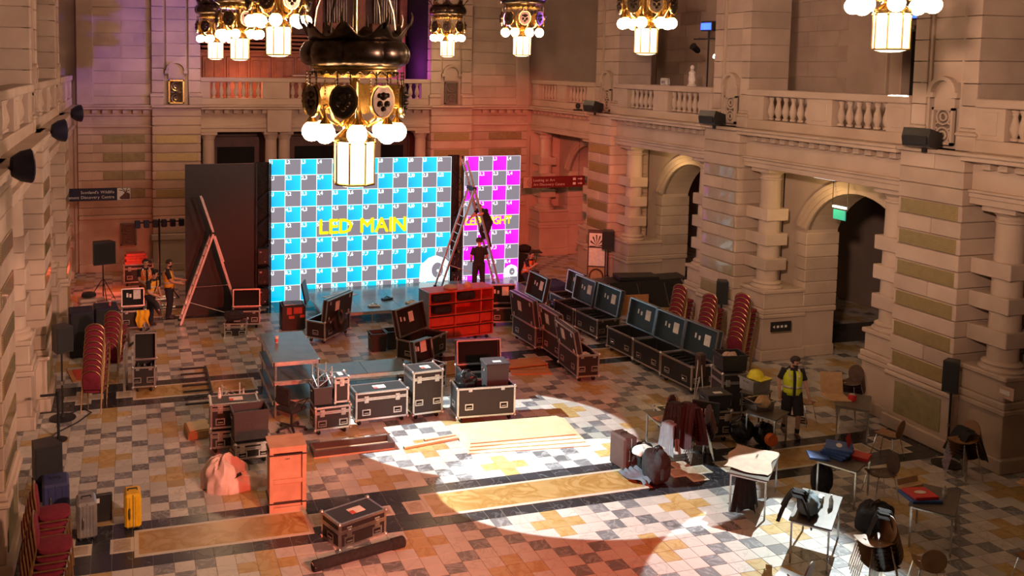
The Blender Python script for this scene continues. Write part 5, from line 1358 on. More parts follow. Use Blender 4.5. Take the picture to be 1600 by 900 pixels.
m = MB()
for a in (((-.18, .25), (-.24, .31), (-.36, .33)), ((-.18, .25), (-.20, .33), (-.28, .39)), ((-.16, .25), (-.14, .33), (-.10, .39)), ((-.16, .25), (-.10, .31), (-.04, .32))): m.tube([(hw+x, -.004, z) for x, z in a], .012, 4)
m.build('antlers', 'dark_wood', pl)
t, hw = sign('dark red hanging sign reading Looking at Art, Art Discovery Centre', 13.82, 16.35, 3.08, 3.50, 30.8, 'maroon', None, None)
MB().box(-hw+.01, -.002, .01, -hw+.36, 0, .41).build('picture_panel', 'brown_paper', t)
m = MB()
for r in (.17, .11, .06): m.tube([(-hw+.36+r*math.cos(PI/2+PI*k/10), -.004, .21+r*math.sin(PI/2+PI*k/10)) for k in range(11)], .010, 4)
m.build('spiral_mark', 'maroon', t)
for s_, z in (('Looking at Art', .24), ('Art Discovery Centre', .08)):
    me = text_mesh(s_, .135); me.materials.append(MAT['paper']); o = obj('lettering', me, t, (-hw+.42, -.003, z)); o.rotation_euler = (PI/2, 0, 0)
for z in (.09, .26): MB().box(hw-.5, -.004, z, hw-.38, -.001, z+.09).build('pictogram', 'paper', t); 
for z in (.09, .26): MB().prism([(hw-.30, z+.03), (hw-.18, z+.03), (hw-.18, z), (hw-.10, z+.045), (hw-.18, z+.09), (hw-.18, z+.06), (hw-.30, z+.06)], -.004, -.001, 'y').build('arrow', 'paper', t)
ex = thing('exit_sign', 'lit green exit sign hanging on two rods in the right arch', 'sign', (16.7, 18.3, 3.88), 0)
MB().cbox(-.02, -.2, 0, .02, .2, .24, .01).build('sign_plate', 'exit_green', ex); MB().cbox(-.04, -.22, .28, .04, .22, .34, .01).build('light_bar', 'tube_white', ex)
for yy in (-.25, .25): MB().tube([(0, yy, .3), (0, yy, 1.05)], .008, 5).build('hanger', 'black_metal', ex)
tl = thing('tube_light', 'white tube light under the architrave of the right arch bay', 'lamp', (16.0, 18.05, 4.93), 0); MB().cbox(-.05, -.35, 0, .05, .35, .07, .015).build('tube', 'tube_white', tl); MB().box(-.07, -.37, .06, .07, .37, .07).build('fitting', 'white_plastic', tl)
ts = thing('direction_sign', 'small black direction sign on the pedestal right of the red chairs', 'sign', (15.60, 19.76, .86), 0)
ts.rotation_euler = (0, 0, 0)
MB().cbox(.0, -.52, 0, .62, -.50, .26, .003).build('board', 'black_plastic', ts)
MB().prism([(.06, .13), (.12, .09), (.12, .17)], -.523, -.52, 'y').build('arrow', 'paper', ts)
for k in range(3): MB().box(.18+.12*k, -.523, .10, .25+.12*k, -.52, .16).build('pictogram', 'paper', ts)
ns = thing('notice', 'small pale notice on the pedestal beside the right pier column', 'notice', (15.55, 12.7, 1.48)); MB().cbox(-.0, -.18, 0, .012, .18, .24, .003).build('sheet', 'brown_paper', ns); MB().box(-.004, -.10, .08, 0, .10, .16).build('print', 'paper', ns)

# ================================================================ BOARDS, CRATES, TUBES
cr = thing('wooden_crate', 'tall narrow wooden crate standing on end in front of the black bin', 'crate', (2.17, 14.78, 0), -.02)
MB().box(.02, .045, 0, .60, .50, 1.12).build('panel_box', 'crate_wood', cr)
for a in ((0, 0, 0, .07, .05, 1.12), (.55, 0, 0, .62, .05, 1.12), (.07, 0, 0, .55, .05, .09), (.07, 0, 1.03, .55, .05, 1.12), (.07, 0, .50, .55, .05, .57)): MB().cbox(*a, .004).build('batten', 'crate_wood', cr)
MB().box(-.002, -.003, .985, .622, .52, 1.01).build('strap', 'black_plastic', cr); MB().box(-.002, -.003, .15, .622, .52, .175).build('strap', 'black_plastic', cr)
MB().box(-.006, -.006, 1.12, .626, .526, 1.135).build('lid', 'crate_wood', cr); MB().tube([(.30, -.01, .92), (.30, -.03, .94), (.33, -.03, .94), (.33, -.01, .92)], .006, 5).build('hasp', 'black_metal', cr)
for k in range(4):
    p = thing('plywood_sheet', '%s plywood sheet of the pile lying in the bright floor pool' % ['lowest', 'second', 'third', 'topmost'][k], 'board', (6.23+.05*k, 16.15+.10*k, .022*k), math.radians(-6+1.0*k), 'plywood sheets')
    MB().cbox(0, 0, 0, 2.5-.08*k, 1.45-.15*k, .020, .002).build('sheet', 'plywood', p); MB().box(.0, -.002, .009, 2.5-.08*k, 0, .012).build('ply_line', 'cardboard', p)
bt = thing('timber_batten', 'thin pink-lit timber batten on the floor left of the plywood', 'board', (5.1, 16.68, 0), .16); MB().cbox(0, 0, 0, 1.2, .07, .05, .004).build('batten', 'plywood', bt); MB().box(-.002, 0, 0, .0, .07, .05).build('end_cap', 'black_plastic', bt)
bt = thing('timber_batten', 'short timber batten beside the plywood pile edge', 'board', (5.6, 16.95, 0), .12); MB().cbox(0, 0, 0, .7, .05, .04, .004).build('batten', 'plywood', bt); MB().box(-.002, 0, 0, .0, .05, .04).build('end_cap', 'black_plastic', bt)
lb = thing('long_tray', 'long low open tray with dark rim lying behind the crate', 'tray', (3.30, 16.72, 0), .02)
MB().box(0, 0, 0, 1.62, .42, .03).build('bottom', 'crate_wood', lb)
m = MB(); m.box(0, 0, .03, 1.62, .05, .14); m.box(0, .37, .03, 1.62, .42, .14); m.box(0, .05, .03, .05, .37, .14); m.box(1.57, .05, .03, 1.62, .37, .14); m.build('rim', 'brown_leather', lb)
tb = thing('black_tube', 'long black padded tube lying in front of the lone small flight case', 'tube', (2.53, 12.86, .085), math.radians(13))
MB().lathe([(.07,0),(.085,.02),(.085,.16),(.075,.18),(.08,.2),(.08,1.3),(.075,1.32),(.09,1.34),(.09,1.54),(.07,1.56)], n=14, axis='x').build('tube_body', 'black_fabric', tb, True)
MB().tube([(.02, -.08, .01), (-.01, 0, .06), (.02, .08, .01)], .008, 5).build('end_cord', 'brown_paper', tb)
wdk = thing('orange_boards', 'stack of orange-brown boards lying on the floor behind the open flight cases', 'board', (6.95, 20.4, 0), math.radians(3))
for k in range(2): MB().cbox(0, .05*k, .03*k, 3.1, .62, .03+.03*k, .004).build('board', 'orange_board', wdk)
wd2 = thing('orange_board', 'single orange-brown board lying right of the tote case', 'board', (8.9, 20.2, 0), math.radians(-12)); MB().cbox(0, 0, 0, 1.0, .75, .03, .004).build('sheet', 'orange_board', wd2); MB().box(.1, .3, .03, .9, .32, .034).build('seam', 'dark_wood', wd2)
wd3 = thing('orange_board', 'upright orange plywood board behind the teal-lidded cases', 'board', (13.4, 23.6, 0), math.radians(-4)); MB().cbox(0, 0, .25, 1.3, .04, .85, .004).build('sheet', 'orange_board', wd3); MB().box(.0, -.02, 0, .06, .06, .26).build('prop', 'dark_wood', wd3); MB().box(1.2, -.02, 0, 1.26, .06, .26).build('prop', 'dark_wood', wd3)
rp_ = thing('black_staging', 'long low black padded staging unit with light straps before the far right arch', 'staging', (13.7, 25.3, 0), math.radians(-9))
MB().prism([(0, 0), (3.4, 0), (3.4, .75), (3.2, .95), (.1, .78), (0, .7)], 0, .75, 'y').build('body', 'black_laminate', rp_)
for x in (.75, 1.65, 2.55): MB().bar((x-.12, -.012, .80), (x+.08, -.012, .05), .012, .06).build('strap', 'aluminium', rp_)
MB().bar((3.0, -.012, .90), (3.38, -.012, .45), .012, .06).build('strap', 'aluminium', rp_)
MB().cbox(1.0, .05, .86, 2.3, .7, .98, .01).build('top_tray', 'black_plastic', rp_)
eb = thing('exhibit_board', 'narrow exhibit board with photographs standing before the red-lit pier', 'display', (14.85, 27.0, 0), math.radians(-30))
MB().cbox(-.30, 0, .1, .30, .12, 2.15, .01).build('board', 'brown_leather', eb)
for z0, z1, mt in ((1.60, 2.05, 'paper'), (.95, 1.55, 'paper'), (.25, .9, 'cardboard')): MB().box(-.26, -.006, z0, .26, 0, z1).build('print_panel', mt, eb)
for k in range(7):
    a = PI*k/6; MB().prism([(0, 1.62), (.24*math.cos(a), 1.62+.38*math.sin(a)), (.24*math.cos(a+.2), 1.62+.38*math.sin(a+.2))], -.010, -.006, 'y').build('wheel_spoke_print', 'black_plastic', eb)
MB().tube([(.22*math.cos(k*PI/8), -.01, .58+.26*math.sin(k*PI/8)) for k in range(16)], .03, 5, True).build('ring_print', 'dark_wood', eb)
MB().cbox(-.35, -.1, 0, .35, .25, .1, .02).build('base', 'black_metal', eb)
tr_ = thing('truss_section', 'long silver truss lying on the floor behind the workers at left', 'truss', (-1.0, 28.2, 0), math.radians(8))
for yy in (0, .3):
    for zz in (.03, .30): MB().tube([(0, yy, zz), (2.3, yy, zz)], .025, 6).build('chord', 'aluminium', tr_)
m = MB()
for k in range(8):
    for yy in (0, .3): m.tube([(k*.28+.02, yy, .03 if k % 2 else .30), (k*.28+.3, yy, .30 if k % 2 else .03)], .012, 4)
m.build('lattice', 'aluminium', tr_); MB().box(0, -.02, .0, .03, .32, .33).build('end_plate', 'aluminium', tr_)
def short_truss(label, loc, rz, w_=.30, h=.42, mt='aluminium'):
    t = thing('short_truss', label, 'truss', loc, rz)
    for x in (-w_/2, w_/2):
        for y in (-w_/2, w_/2): MB().tube([(x, y, 0), (x, y, h)], .018, 6).build('chord', mt, t)
    m = MB()
    for y in (-w_/2, w_/2): m.tube([(-w_/2, y, .03), (w_/2, y, h*.5)], .009, 4); m.tube([(w_/2, y, h*.5), (-w_/2, y, h*.95)], .009, 4)
    for x in (-w_/2, w_/2): m.tube([(x, -w_/2, .03), (x, w_/2, h*.5)], .009, 4); m.tube([(x, w_/2, h*.5), (x, -w_/2, h*.95)], .009, 4)
    m.build('lattice', mt, t)
short_truss('short silver truss piece standing on the black bin by the office chair', (3.70, 17.95, .98), .2)
short_truss('short white truss piece standing behind the stacked flight cases', (2.05, 19.35, 0), .1, .38, .62)
cb = thing('cardboard_box', 'pale flat cardboard box on the floor behind the stacked flight cases', 'box', (1.05, 18.2, 0), .1); MB().cbox(0, 0, 0, .62, .55, .16, .01).build('box_body', 'cardboard', cb); MB().cbox(.03, .03, .16, .6, .5, .19, .01).build('box_top', 'plywood', cb)
bp_ = thing('arm_stand', 'black rail with seven side arms standing behind the stacked flight cases', 'stand', (1.72, 20.9, 0), 0)
MB().bar((0, -1.0, .03), (0, 1.7, .03), .06, .06).build('floor_rail', 'black_metal', bp_)
for k in range(7): MB().bar((-.62, -.85+k*.4, .06), (0, -.85+k*.4, .06), .045, .04).build('side_arm', 'black_metal', bp_)
ps = thing('plastic_sheeting', 'crumpled pink-lit plastic sheeting heaped beside the wooden crate', 'sheeting', (1.55, 16.05, 0), .2)
rn = random.Random(3)
def heap(cx, cy, rx, ry, hh, ph):
    def f(u, v):
        a = 2*PI*u; b = PI/2*v
        k = 1+.10*math.sin(3*a+ph)+.06*math.sin(7*a+4*b+ph)+.05*math.sin(11*a-5*b)
        return (cx+rx*math.cos(b)**.8*math.cos(a)*k, cy+ry*math.cos(b)**.8*math.sin(a)*k, max(0, hh*math.sin(b)**.8*(1+.10*math.sin(5*a+3*b+ph)+.07*math.sin(9*a+6*b))))
    return f
m = MB(); m.grid(heap(0, 0, .40, .34, .50, 1), 48, 16, True); m.grid(heap(.22, -.18, .42, .24, .24, 3), 48, 12, True); m.grid(heap(.58, -.16, .30, .18, .10, 5), 36, 8, True)
m.build('sheet', 'pink_sheet', ps, True)
for x, y, z, q in ((-.02, -.24, .36, .5), (.14, -.28, .26, -.3)):
    o_ = MB().cbox(-.09, -.004, -.03, .09, .004, .03, .002).build('tape_scrap', 'black_plastic', ps); o_.location = (x, y, z); o_.rotation_euler = (-.9, q, 0)
oc = thing('office_chair', 'black swivel office chair beside the deck stack', 'chair', (3.12, 18.2, 0), 2.2)
MB().cbox(-.24, -.23, .44, .24, .23, .52, .03).build('seat', 'black_fabric', oc); MB().cyl(.025, .08, .44, n=8).build('gas_post', 'black_metal', oc)
MB().cbox(-.20, .22, .60, .20, .27, .98, .03).build('backrest', 'black_fabric', oc)
for s_ in (-1, 1): MB().tube([(s_*.24, -.05, .47), (s_*.29, -.05, .60), (s_*.29, -.18, .70), (s_*.29, .14, .70), (s_*.27, .2, .62)], .016, 6).build('armrest', 'black_plastic', oc)
for k in range(5):
    a = 2*PI*k/5; l_ = MB().bar((0, 0, .10), (.30*math.cos(a), .30*math.sin(a), .07), .045, .03).build('base_spoke', 'black_plastic', oc); MB().lathe([(.01,-.02),(.03,-.02),(.03,.02),(.01,.02)], (.30*math.cos(a), .30*math.sin(a), .03), 8, 'x').build('wheel', 'rubber', l_)
sn = thing('stanchion', 'black belt stanchion with strap running to the left wall', 'stanchion', (-1.42, 18.9, 0), 0)
MB().cyl(.028, .02, .97, n=10).build('post', 'black_metal', sn); MB().lathe([(.17,0),(.17,.015),(.05,.03)], n=18).build('base_plate', 'black_metal', sn, True); MB().cyl(.036, .90, .99, n=10).build('cap', 'black_metal', sn); MB().box(-.33, -.003, .90, -.02, .003, .95).build('belt', 'black_fabric', sn)
rbx = thing('red_boxes', 'pile of red and orange boxes on the far flight case by the back wall', 'box', (.2, 31.85, .75), .05)
for k in range(4): MB().cbox(-.42+.05*(k % 2), -.2, .09*k, .36-.04*k, .2, .085+.09*k, .008).build('box', 'paper_red', rbx)
bs = thing('light_bar_stand', 'black stand with a row of small lamp heads beside the switched-off screen', 'stage light', (.85, 29.6, 0), .1)
MB().tube([(0, 0, 0), (0, 0, 2.6)], .03, 8).build('mast', 'black_metal', bs); MB().tube([(-.75, 0, 2.5), (.75, 0, 2.5)], .025, 6).build('crossbar', 'black_metal', bs)
for k in range(6): MB().cbox(-.75+k*.27, -.10, 2.34, -.58+k*.27, .08, 2.58, .02).build('lamp_head', 'navy', bs)
for k in range(3): a = 2*PI*k/3; MB().tube([(.6*math.cos(a), .6*math.sin(a), .02), (0, 0, .9)], .018, 6).build('tripod_leg', 'black_metal', bs)
bk = thing('fabric_pile', 'heap of folded pinkish drapes with black cases by the far left wall', 'fabric', (-1.15, 28.9, 0), .2)
for k in range(3): MB().cbox(-.4, -.25, .13*k, .45-.05*k, .3, .12+.13*k, .05).build('folded_drape', 'pink_sheet', bk)
MB().lathe([(.05,0),(.22,.03),(.2,.12),(.05,.16)], (-.1, 0, .4), 14).build('black_cushion', 'black_fabric', bk, True)
yt = drape('hi_vis_vest', 'yellow cloth hanging over the open flight case edge', 'clothing', (.28, 26.02, 0), 0, lambda u, v: ((u-.5)*.34+.02*math.sin(8*v), -.06-.06*math.sin(PI*v)+.02*math.sin(14*u), .66-.42*v*(1+.2*math.sin(7*u))), 'yellow_cloth')
gp = thing('floor_equipment', 'silver grey equipment case lying open behind the left red chairs', 'case', (-.05, 24.9, 0), .5); MB().cbox(0, 0, .02, .5, .55, .22, .02).build('body', 'suitcase_silver', gp); MB().bar((-.1, -.1, .02), (.75, .35, .25), .05, .04).build('folded_leg', 'black_metal', gp)
pan = thing('pink_panel', 'tall pink-lit panel leaning beside the narrow open case', 'panel', (-.16, 21.3, 0), math.radians(84)); m_ = MB().cbox(0, 0, .35, .55, .05, 1.02, .01).build('panel_body', 'aluminium', pan); MB().box(.02, -.004, 0, .06, .05, .36).build('prop', 'aluminium', pan); MB().box(.48, -.004, 0, .52, .05, .36).build('prop', 'aluminium', pan)
rt = thing('red_tile_stack', 'flat red-orange board leaning by the loudspeaker at the left wall', 'board', (-1.35, 22.3, 0), .2); MB().cbox(0, 0, 0, .42, .85, .03, .004).build('board', 'orange_board', rt); MB().box(.1, .05, .03, .32, .8, .034).build('inlay', 'red_wood', rt)
# ---------------- heap of gear around the trolley at right
case('black flight case with pink label under the tool boxes, behind the coat stack', 11.10, 15.38, .48, -6, .45, .66)
bin_('black toolbox with pink labels on the flight case behind the coat stack', 11.08, 15.40, .50, -6, .42, .26, .70, True, 'black_plastic', 'toolbox', 'toolbox')
case('small flight case left of the black toolbox, behind the fan table', 10.50, 16.1, .42, -4, .4, .42)
case('tall black flight case in the shade under the open black crate', 12.14, 16.42, .62, -10, .55, 1.0)
bin_('black crate full of grey cables on the tall shaded flight case', 12.16, 16.46, .56, -10, .46, .34, 1.04, None, 'black_plastic')
soft_bag('cable_heap', 'grey cables heaped in the black crate', 'cable', (12.45, 16.62, 1.10), .40, .34, .28, 0, 'brown_paper', 21, False, .2, sq=2)
hl = thing('hard_hat', 'yellow hard hat on a pale crate beside the vested worker', 'helmet', (12.60, 15.93, 1.06), .3)
MB().lathe([(.19,.0),(.17,.02),(.155,.07),(.12,.13),(.06,.165),(.001,.175)], n=18).build('dome', 'helmet_yellow', hl, True); MB().cbox(-.2, -.26, 0, .2, -.1, .02, .008).build('brim', 'helmet_yellow', hl)
bin_('pale crate under the yellow hard hat', 12.38, 15.72, .46, 5, .42, .27, .785, None, 'suitcase_silver')
bin_('open metal tool tray on the trolley table', 11.85, 14.92, .46, 5, .34, .20, .725, None, 'steel')
soft_bag('tool_heap', 'heap of hand tools spilling over the trolley table', 'tools', (12.05, 15.0, .80), .36, .26, .22, .4, 'cardboard', 22, False, .22, sq=2)
soft_bag('rubbish_bag', 'shiny black rubbish bag beside the tool trolley', 'bag', (11.80, 15.28, 0), .50, .44, .52, .2, 'bag_black', 23, False, .10, sq=2.2)
soft_bag('rubbish_bag', 'second shiny black rubbish bag under the tool trolley', 'bag', (12.15, 15.05, 0), .40, .42, .46, .2, 'bag_black', 24, False, .10, sq=2.2)
ob = thing('orange_ball', 'orange round cable reel between the rubbish bags', 'reel', (11.98, 14.62, .30), 0); MB().lathe([(.03,-.05),(.12,-.05),(.13,0),(.12,.05),(.03,.05)], n=18, axis='y').build('reel', 'orange', ob, True); MB().box(-.02, .05, -.30, .02, .09, .02).build('stand', 'black_metal', ob)
mn = thing('monitor', 'black flat monitor standing tilted behind the coat stack', 'monitor', (10.82, 15.12, .0), -.7)
m_ = MB().cbox(-.26, -.03, .60, .26, .03, 1.0, .01).build('screen', 'black_plastic', mn); MB().box(-.02, -.036, .74, .14, -.03, .86).build('sticker', 'pink_sheet', m_); MB().box(-.04, -.02, 0, .04, .02, .62).build('stand', 'black_metal', mn); MB().cbox(-.2, -.15, 0, .2, .15, .02, .005).build('stand_base', 'black_metal', mn)
for i, (x, y, lab) in enumerate(((10.25, 15.02, 'pink-lit plastic bottle on the fan table beside the monitor'), (10.62, 14.98, 'second pink-lit plastic bottle right of the monitor'))):
    b_ = thing('drink_bottle', lab, 'bottle', (x, y, .70)); MB().lathe([(.035,0),(.038,.02),(.038,.13),(.02,.17),(.018,.20)], n=12).build('bottle_body', 'paper_red', b_, True); MB().cyl(.02, .19, .22, n=10).build('cap', 'white_plastic', b_)
pt = thing('folded_stand', 'white-legged folded stand leaning beside the nearest panel case', 'stand', (11.98, 17.2, 0), .1)
for k, (a, b) in enumerate((((0, 0, 0), (.35, .3, 1.0)), ((.25, -.05, 0), (.42, .3, 1.05)), ((.1, .1, .02), (.5, .32, .9)))): MB().tube([a, b], .016, 6).build('leg', 'aluminium', pt)
MB().cbox(.32, .22, .55, .52, .40, 1.1, .03).build('wrapped_head', 'brown_leather', pt)
hose = thing('cable', 'black cable looping across the floor behind the vested worker', 'cable', (13.4, 16.2, 0)); MB().tube([(-.8, 1.2, .02), (-.1, 1.1, .02), (.35, .7, .02), (.2, .2, .02), (.55, -.25, .02), (.35, -.5, .02), (.2, -.35, .02), (.5, -.3, .02)], .016, 6).build('cord', 'brown_leather', hose, True)
cbl = thing('cable', 'black cable on the floor between the left loudspeaker and the wall', 'cable', (-1.4, 19.6, 0)); MB().tube([(0, .5, .02), (.35, .9, .02), (.55, .6, .02), (.3, .1, .02), (-.1, -.4, .02), (-.25, -.8, .02)], .014, 6).build('cord', 'black_plastic', cbl, True)
fsd = thing('folding_table', 'black folded table on trestle legs by the red-lit back wall', 'table', (13.6, 31.0, 0), -.2); MB().cbox(0, 0, .62, 1.1, .5, .66, .01).build('top', 'black_plastic', fsd)
for x in (.15, .95): MB().tube([(x-.1, .1, 0), (x+.05, .4, .62)], .014, 6).build('leg', 'steel', fsd)
soft_bag('gear_bag', 'black bag on the folded table by the red-lit back wall', 'bag', (14.1, 31.15, .66), .5, .35, .22, -.2, seed=31)
rw = thing('floor_monitor', 'dark wedge monitor standing behind the crouching worker', 'speaker', (12.95, 29.4, 0), .5); MB().prism([(-.35, 0), (.35, 0), (.35, .95), (-.1, 1.05)], -.3, .3, 'y').build('cabinet', 'black_plastic', rw); MB().box(-.3, -.31, .1, .3, -.3, .8).build('grille', 'speaker_grille', rw)
for i, (x, y) in enumerate(((6.9, 25.9), (8.1, 26.0), (7.5, 26.6), (6.2, 27.4))):
    t = thing(['tool_pouch', 'cloth', 'small_lamp', 'paper_plan'][i], ['white tool pouch lying on the front of the stage', 'pale cloth lying on the front edge of the stage', 'small dark clip lamp on the stage', 'large white plan sheet lying on the stage at left'][i], ['pouch', 'cloth', 'lamp', 'paper'][i], (x, y, .362), .2*i)
    if i == 3: MB().cbox(-.5, -.3, 0, .5, .3, .006, .001).build('sheet', 'paper', t); MB().box(-.4, .15, .006, .3, .2, .008).build('print', 'black_plastic', t)
    else: MB().cbox(-.18, -.1, 0, .18, .1, .05, .02).build('body', ['white_plastic', 'plywood', 'black_plastic'][i], t); MB().tube([(-.1, 0, .05), (0, .05, .09), (.1, 0, .05)], .012, 5).build('strap', ['steel', 'plywood', 'black_plastic'][i], t)
hp = thing('helmet_set', 'coiled pink-lit cable and helmet on top of the red cart', 'cable', (8.35, 23.25, 1.45), .1); MB().lathe([(.10,0),(.18,.01),(.20,.05),(.16,.09),(.10,.08)], n=18).build('coil', 'brown_paper', hp, True); MB().lathe([(.12,0),(.11,.08),(.05,.13),(.001,.14)], (.55, .05, 0), 14).build('helmet', 'crate_wood', hp, True)

# ================================================================ PEOPLE (face local -y)
def skin_body(t, pts, edges, name='body', mt='skin', sub=2):
    me = bpy.data.meshes.new(name)
    ks = list(pts); me.from_pydata([pts[k][0] for k in ks], [(ks.index(a), ks.index(b)) for a, b in edges], [])
    me.materials.append(MAT[mt]); o = obj(name, me, t)
    sk = o.modifiers.new('skin', 'SKIN'); sk.use_smooth_shade = True
    if not me.skin_vertices: me.skin_vertices.new()
    for i, k in enumerate(ks):
        r = pts[k][1]; d = me.skin_vertices[0].data[i]
        d.radius = (r, r) if not isinstance(r, tuple) else r
        d.use_root = (k == 'pelvis')
    sb = o.modifiers.new('sub', 'SUBSURF'); sb.levels = sub; sb.render_levels = sub
    return o
def person(label, loc, rz, J, top='tee_black', vest=None, legs='trouser', shorts=False, hair='hair', cap=None, beard=False, h=1.0, shoes='black_plastic'):
    t = thing('person', label, 'person', loc, rz); t.scale = (h, h, h)
    D_ = dict(pelvis=(0,0,.96), belly=(0,.0,1.10), chest=(0,.02,1.30), neck=(0,.02,1.49), head=(0,-.01,1.64),
        shL=(.175,.02,1.42), elL=(.26,.05,1.14), wrL=(.27,-.04,.89), shR=(-.175,.02,1.42), elR=(-.26,.05,1.14), wrR=(-.27,-.04,.89),
        hipL=(.09,0,.92), knL=(.10,-.03,.50), anL=(.10,.03,.09), hipR=(-.09,0,.92), knR=(-.10,-.03,.50), anR=(-.10,.03,.09),
        face=(0,-1,0), toeL=(0,-1,0), toeR=(0,-1,0))
    D_.update(J); V = {k: Vector(v) for k, v in D_.items()}
    fc = V['face'].normalized(); hd = V['head']; up = (hd-V['neck']).normalized()
    pts = {}; ed = []
    def add(k, p, r, prev=None):
        pts[k] = (tuple(p), r)
        if prev: ed.append((prev, k))
    add('pelvis', V['pelvis'], .125); add('belly', V['belly'], .12, 'pelvis'); add('chest', V['chest'], .135, 'belly'); add('neck', V['neck'], .052, 'chest')
    add('neck2', V['neck']+(hd-V['neck'])*.42, .050, 'neck')
    add('jaw', hd-up*.045+fc*.022, .068, 'neck2'); add('cranium', hd+up*.035-fc*.012, .088, 'jaw'); add('crown', hd+up*.075-fc*.012, .06, 'cranium')
    for s in 'LR':
        add('sh'+s, V['sh'+s], .058, 'chest'); add('el'+s, V['el'+s], .042, 'sh'+s); add('wr'+s, V['wr'+s], .028, 'el'+s)
        d = (V['wr'+s]-V['el'+s]).normalized(); palm = V['wr'+s]+d*.07; side = d.cross(Vector((0, 1, 0)))
        if side.length < .2: side = d.cross(Vector((1, 0, 0)))
        side.normalize(); nrm = d.cross(side)
        add('palm'+s, palm, (.036, .024), 'wr'+s)
        for f in range(4):
            b = palm+side*(.026-.0175*f)+d*.025; ln = (.062, .072, .068, .052)[f]
            add('f%d%sa' % (f, s), b+d*ln*.5, .0105, 'palm'+s); add('f%d%sb' % (f, s), b+d*ln*.95+nrm*.018, .009, 'f%d%sa' % (f, s))
        add('th'+s+'a', V['wr'+s]+d*.05+side*.042, .012, 'wr'+s); add('th'+s+'b', V['wr'+s]+d*.09+side*.056, .010, 'th'+s+'a')
        add('hip'+s, V['hip'+s], .088, 'pelvis'); add('kn'+s, V['kn'+s], .058, 'hip'+s)
        cf = V['kn'+s].lerp(V['an'+s], .3); add('cf'+s, cf, .056, 'kn'+s); add('an'+s, V['an'+s], .036, 'cf'+s)
        add('toe'+s, V['an'+s]+V['toe'+s].normalized()*.13-Vector((0, 0, .045)), .032, 'an'+s)
    skin_body(t, pts, ed)
    # face
    sd = fc.cross(up).normalized(); f_ = MB()
    f_.sphere(.016, hd+fc*.098-up*.01, 8, 6, 1.4); 
    for s in (-1, 1): f_.sphere(.022, hd+sd*s*.088-up*.01-fc*.01, 8, 6, 1.5)
    hb = f_.build('nose_and_ears', 'skin', t, True)
    e_ = MB()
    for s in (-1, 1): e_.sphere(.011, hd+fc*.082+sd*s*.034+up*.018, 8, 6, .8); e_.tube([hd+fc*.088+sd*s*.018+up*.036, hd+fc*.080+sd*s*.052+up*.034], .005, 4)
    e_.tube([hd+fc*.086-sd*.025-up*.055, hd+fc*.092-up*.057, hd+fc*.086+sd*.025-up*.055], .0055, 4)
    e_.build('eyes_and_mouth', 'hair', t, True)
    if beard: MB().sphere(.062, hd-up*.075+fc*.038, 12, 8, .75).build('beard', 'hair', t, True)
    def hairf(u, v):
        a = 2*PI*u; b = PI*.60*(1-v); r = .106
        dirv = up*math.cos(b)+(sd*math.cos(a)+(-fc)*math.sin(a))*math.sin(b)
        k = 1.0 if dirv.dot(fc) < .45 or dirv.dot(up) > .62 else .62
        return tuple(hd+up*.030-fc*.012+dirv*r*k)
    MB().grid(hairf, 24, 9, True).build('cap' if cap else 'hair', cap or hair, t, True)
    if cap: MB().prism([(-.07, 0), (.07, 0), (.05, .09), (-.05, .09)], 0, .012, 'z').build('cap_peak', cap, t).matrix_local = Matrix.Translation(hd+up*.06+fc*.07) @ Matrix((( sd.x, fc.x, up.x, 0), (sd.y, fc.y, up.y, 0), (sd.z, fc.z, up.z, 0), (0, 0, 0, 1)))
    # clothing: shells that follow the joints
    ax = (V['shL']-V['shR']).normalized()
    def loft(rings, nm, mt, n=20, open_=None):
        m = MB(); R_ = []
        for c, rx, ry, axx in rings:
            c = Vector(c); axx = Vector(axx).normalized(); fw = Vector((0, 0, 1)).cross(axx).normalized()
            rr = []
            for k in range(n+1):
                a = (open_ or 0)+(2*PI-2*(open_ or 0))*k/n-PI/2
                rr.append(c+axx*rx*math.cos(a)+fw*ry*math.sin(a)*1.0)
            R_.append(rr)
        vs = [p for r in R_ for p in r]; k_ = n+1
        m.add(vs, [(i*k_+j, i*k_+j+1, (i+1)*k_+j+1, (i+1)*k_+j) for i in range(len(R_)-1) for j in range(n)])
        o = m.build(nm, mt, t, True, fix=False)
        so = o.modifiers.new('thick', 'SOLIDIFY'); so.thickness = .008; so.offset = 1
        return o
    hx = (V['hipL']-V['hipR']).normalized()
    wa = V['pelvis']
    tee = loft([(wa+(0*ax)-Vector((0,0,.06)), .165, .125, hx), (wa, .165, .128, hx), (V['belly'], .160, .125, ax), (V['chest'], .185, .135, ax), (V['chest'].lerp(V['neck'], .5), .195, .11, ax), (V['chest'].lerp(V['neck'], .8), .13, .085, ax), (V['neck'], .068, .068, ax)], 'shirt', top)
    for s in 'LR':
        a, b = V['sh'+s], V['el'+s]; a0 = a.lerp(V['chest'], .25)
        MB().tube([a0, a, a.lerp(b, .45), a.lerp(b, .72)], [.075, .078, .064, .066], 12).build('sleeve', top, t, True)
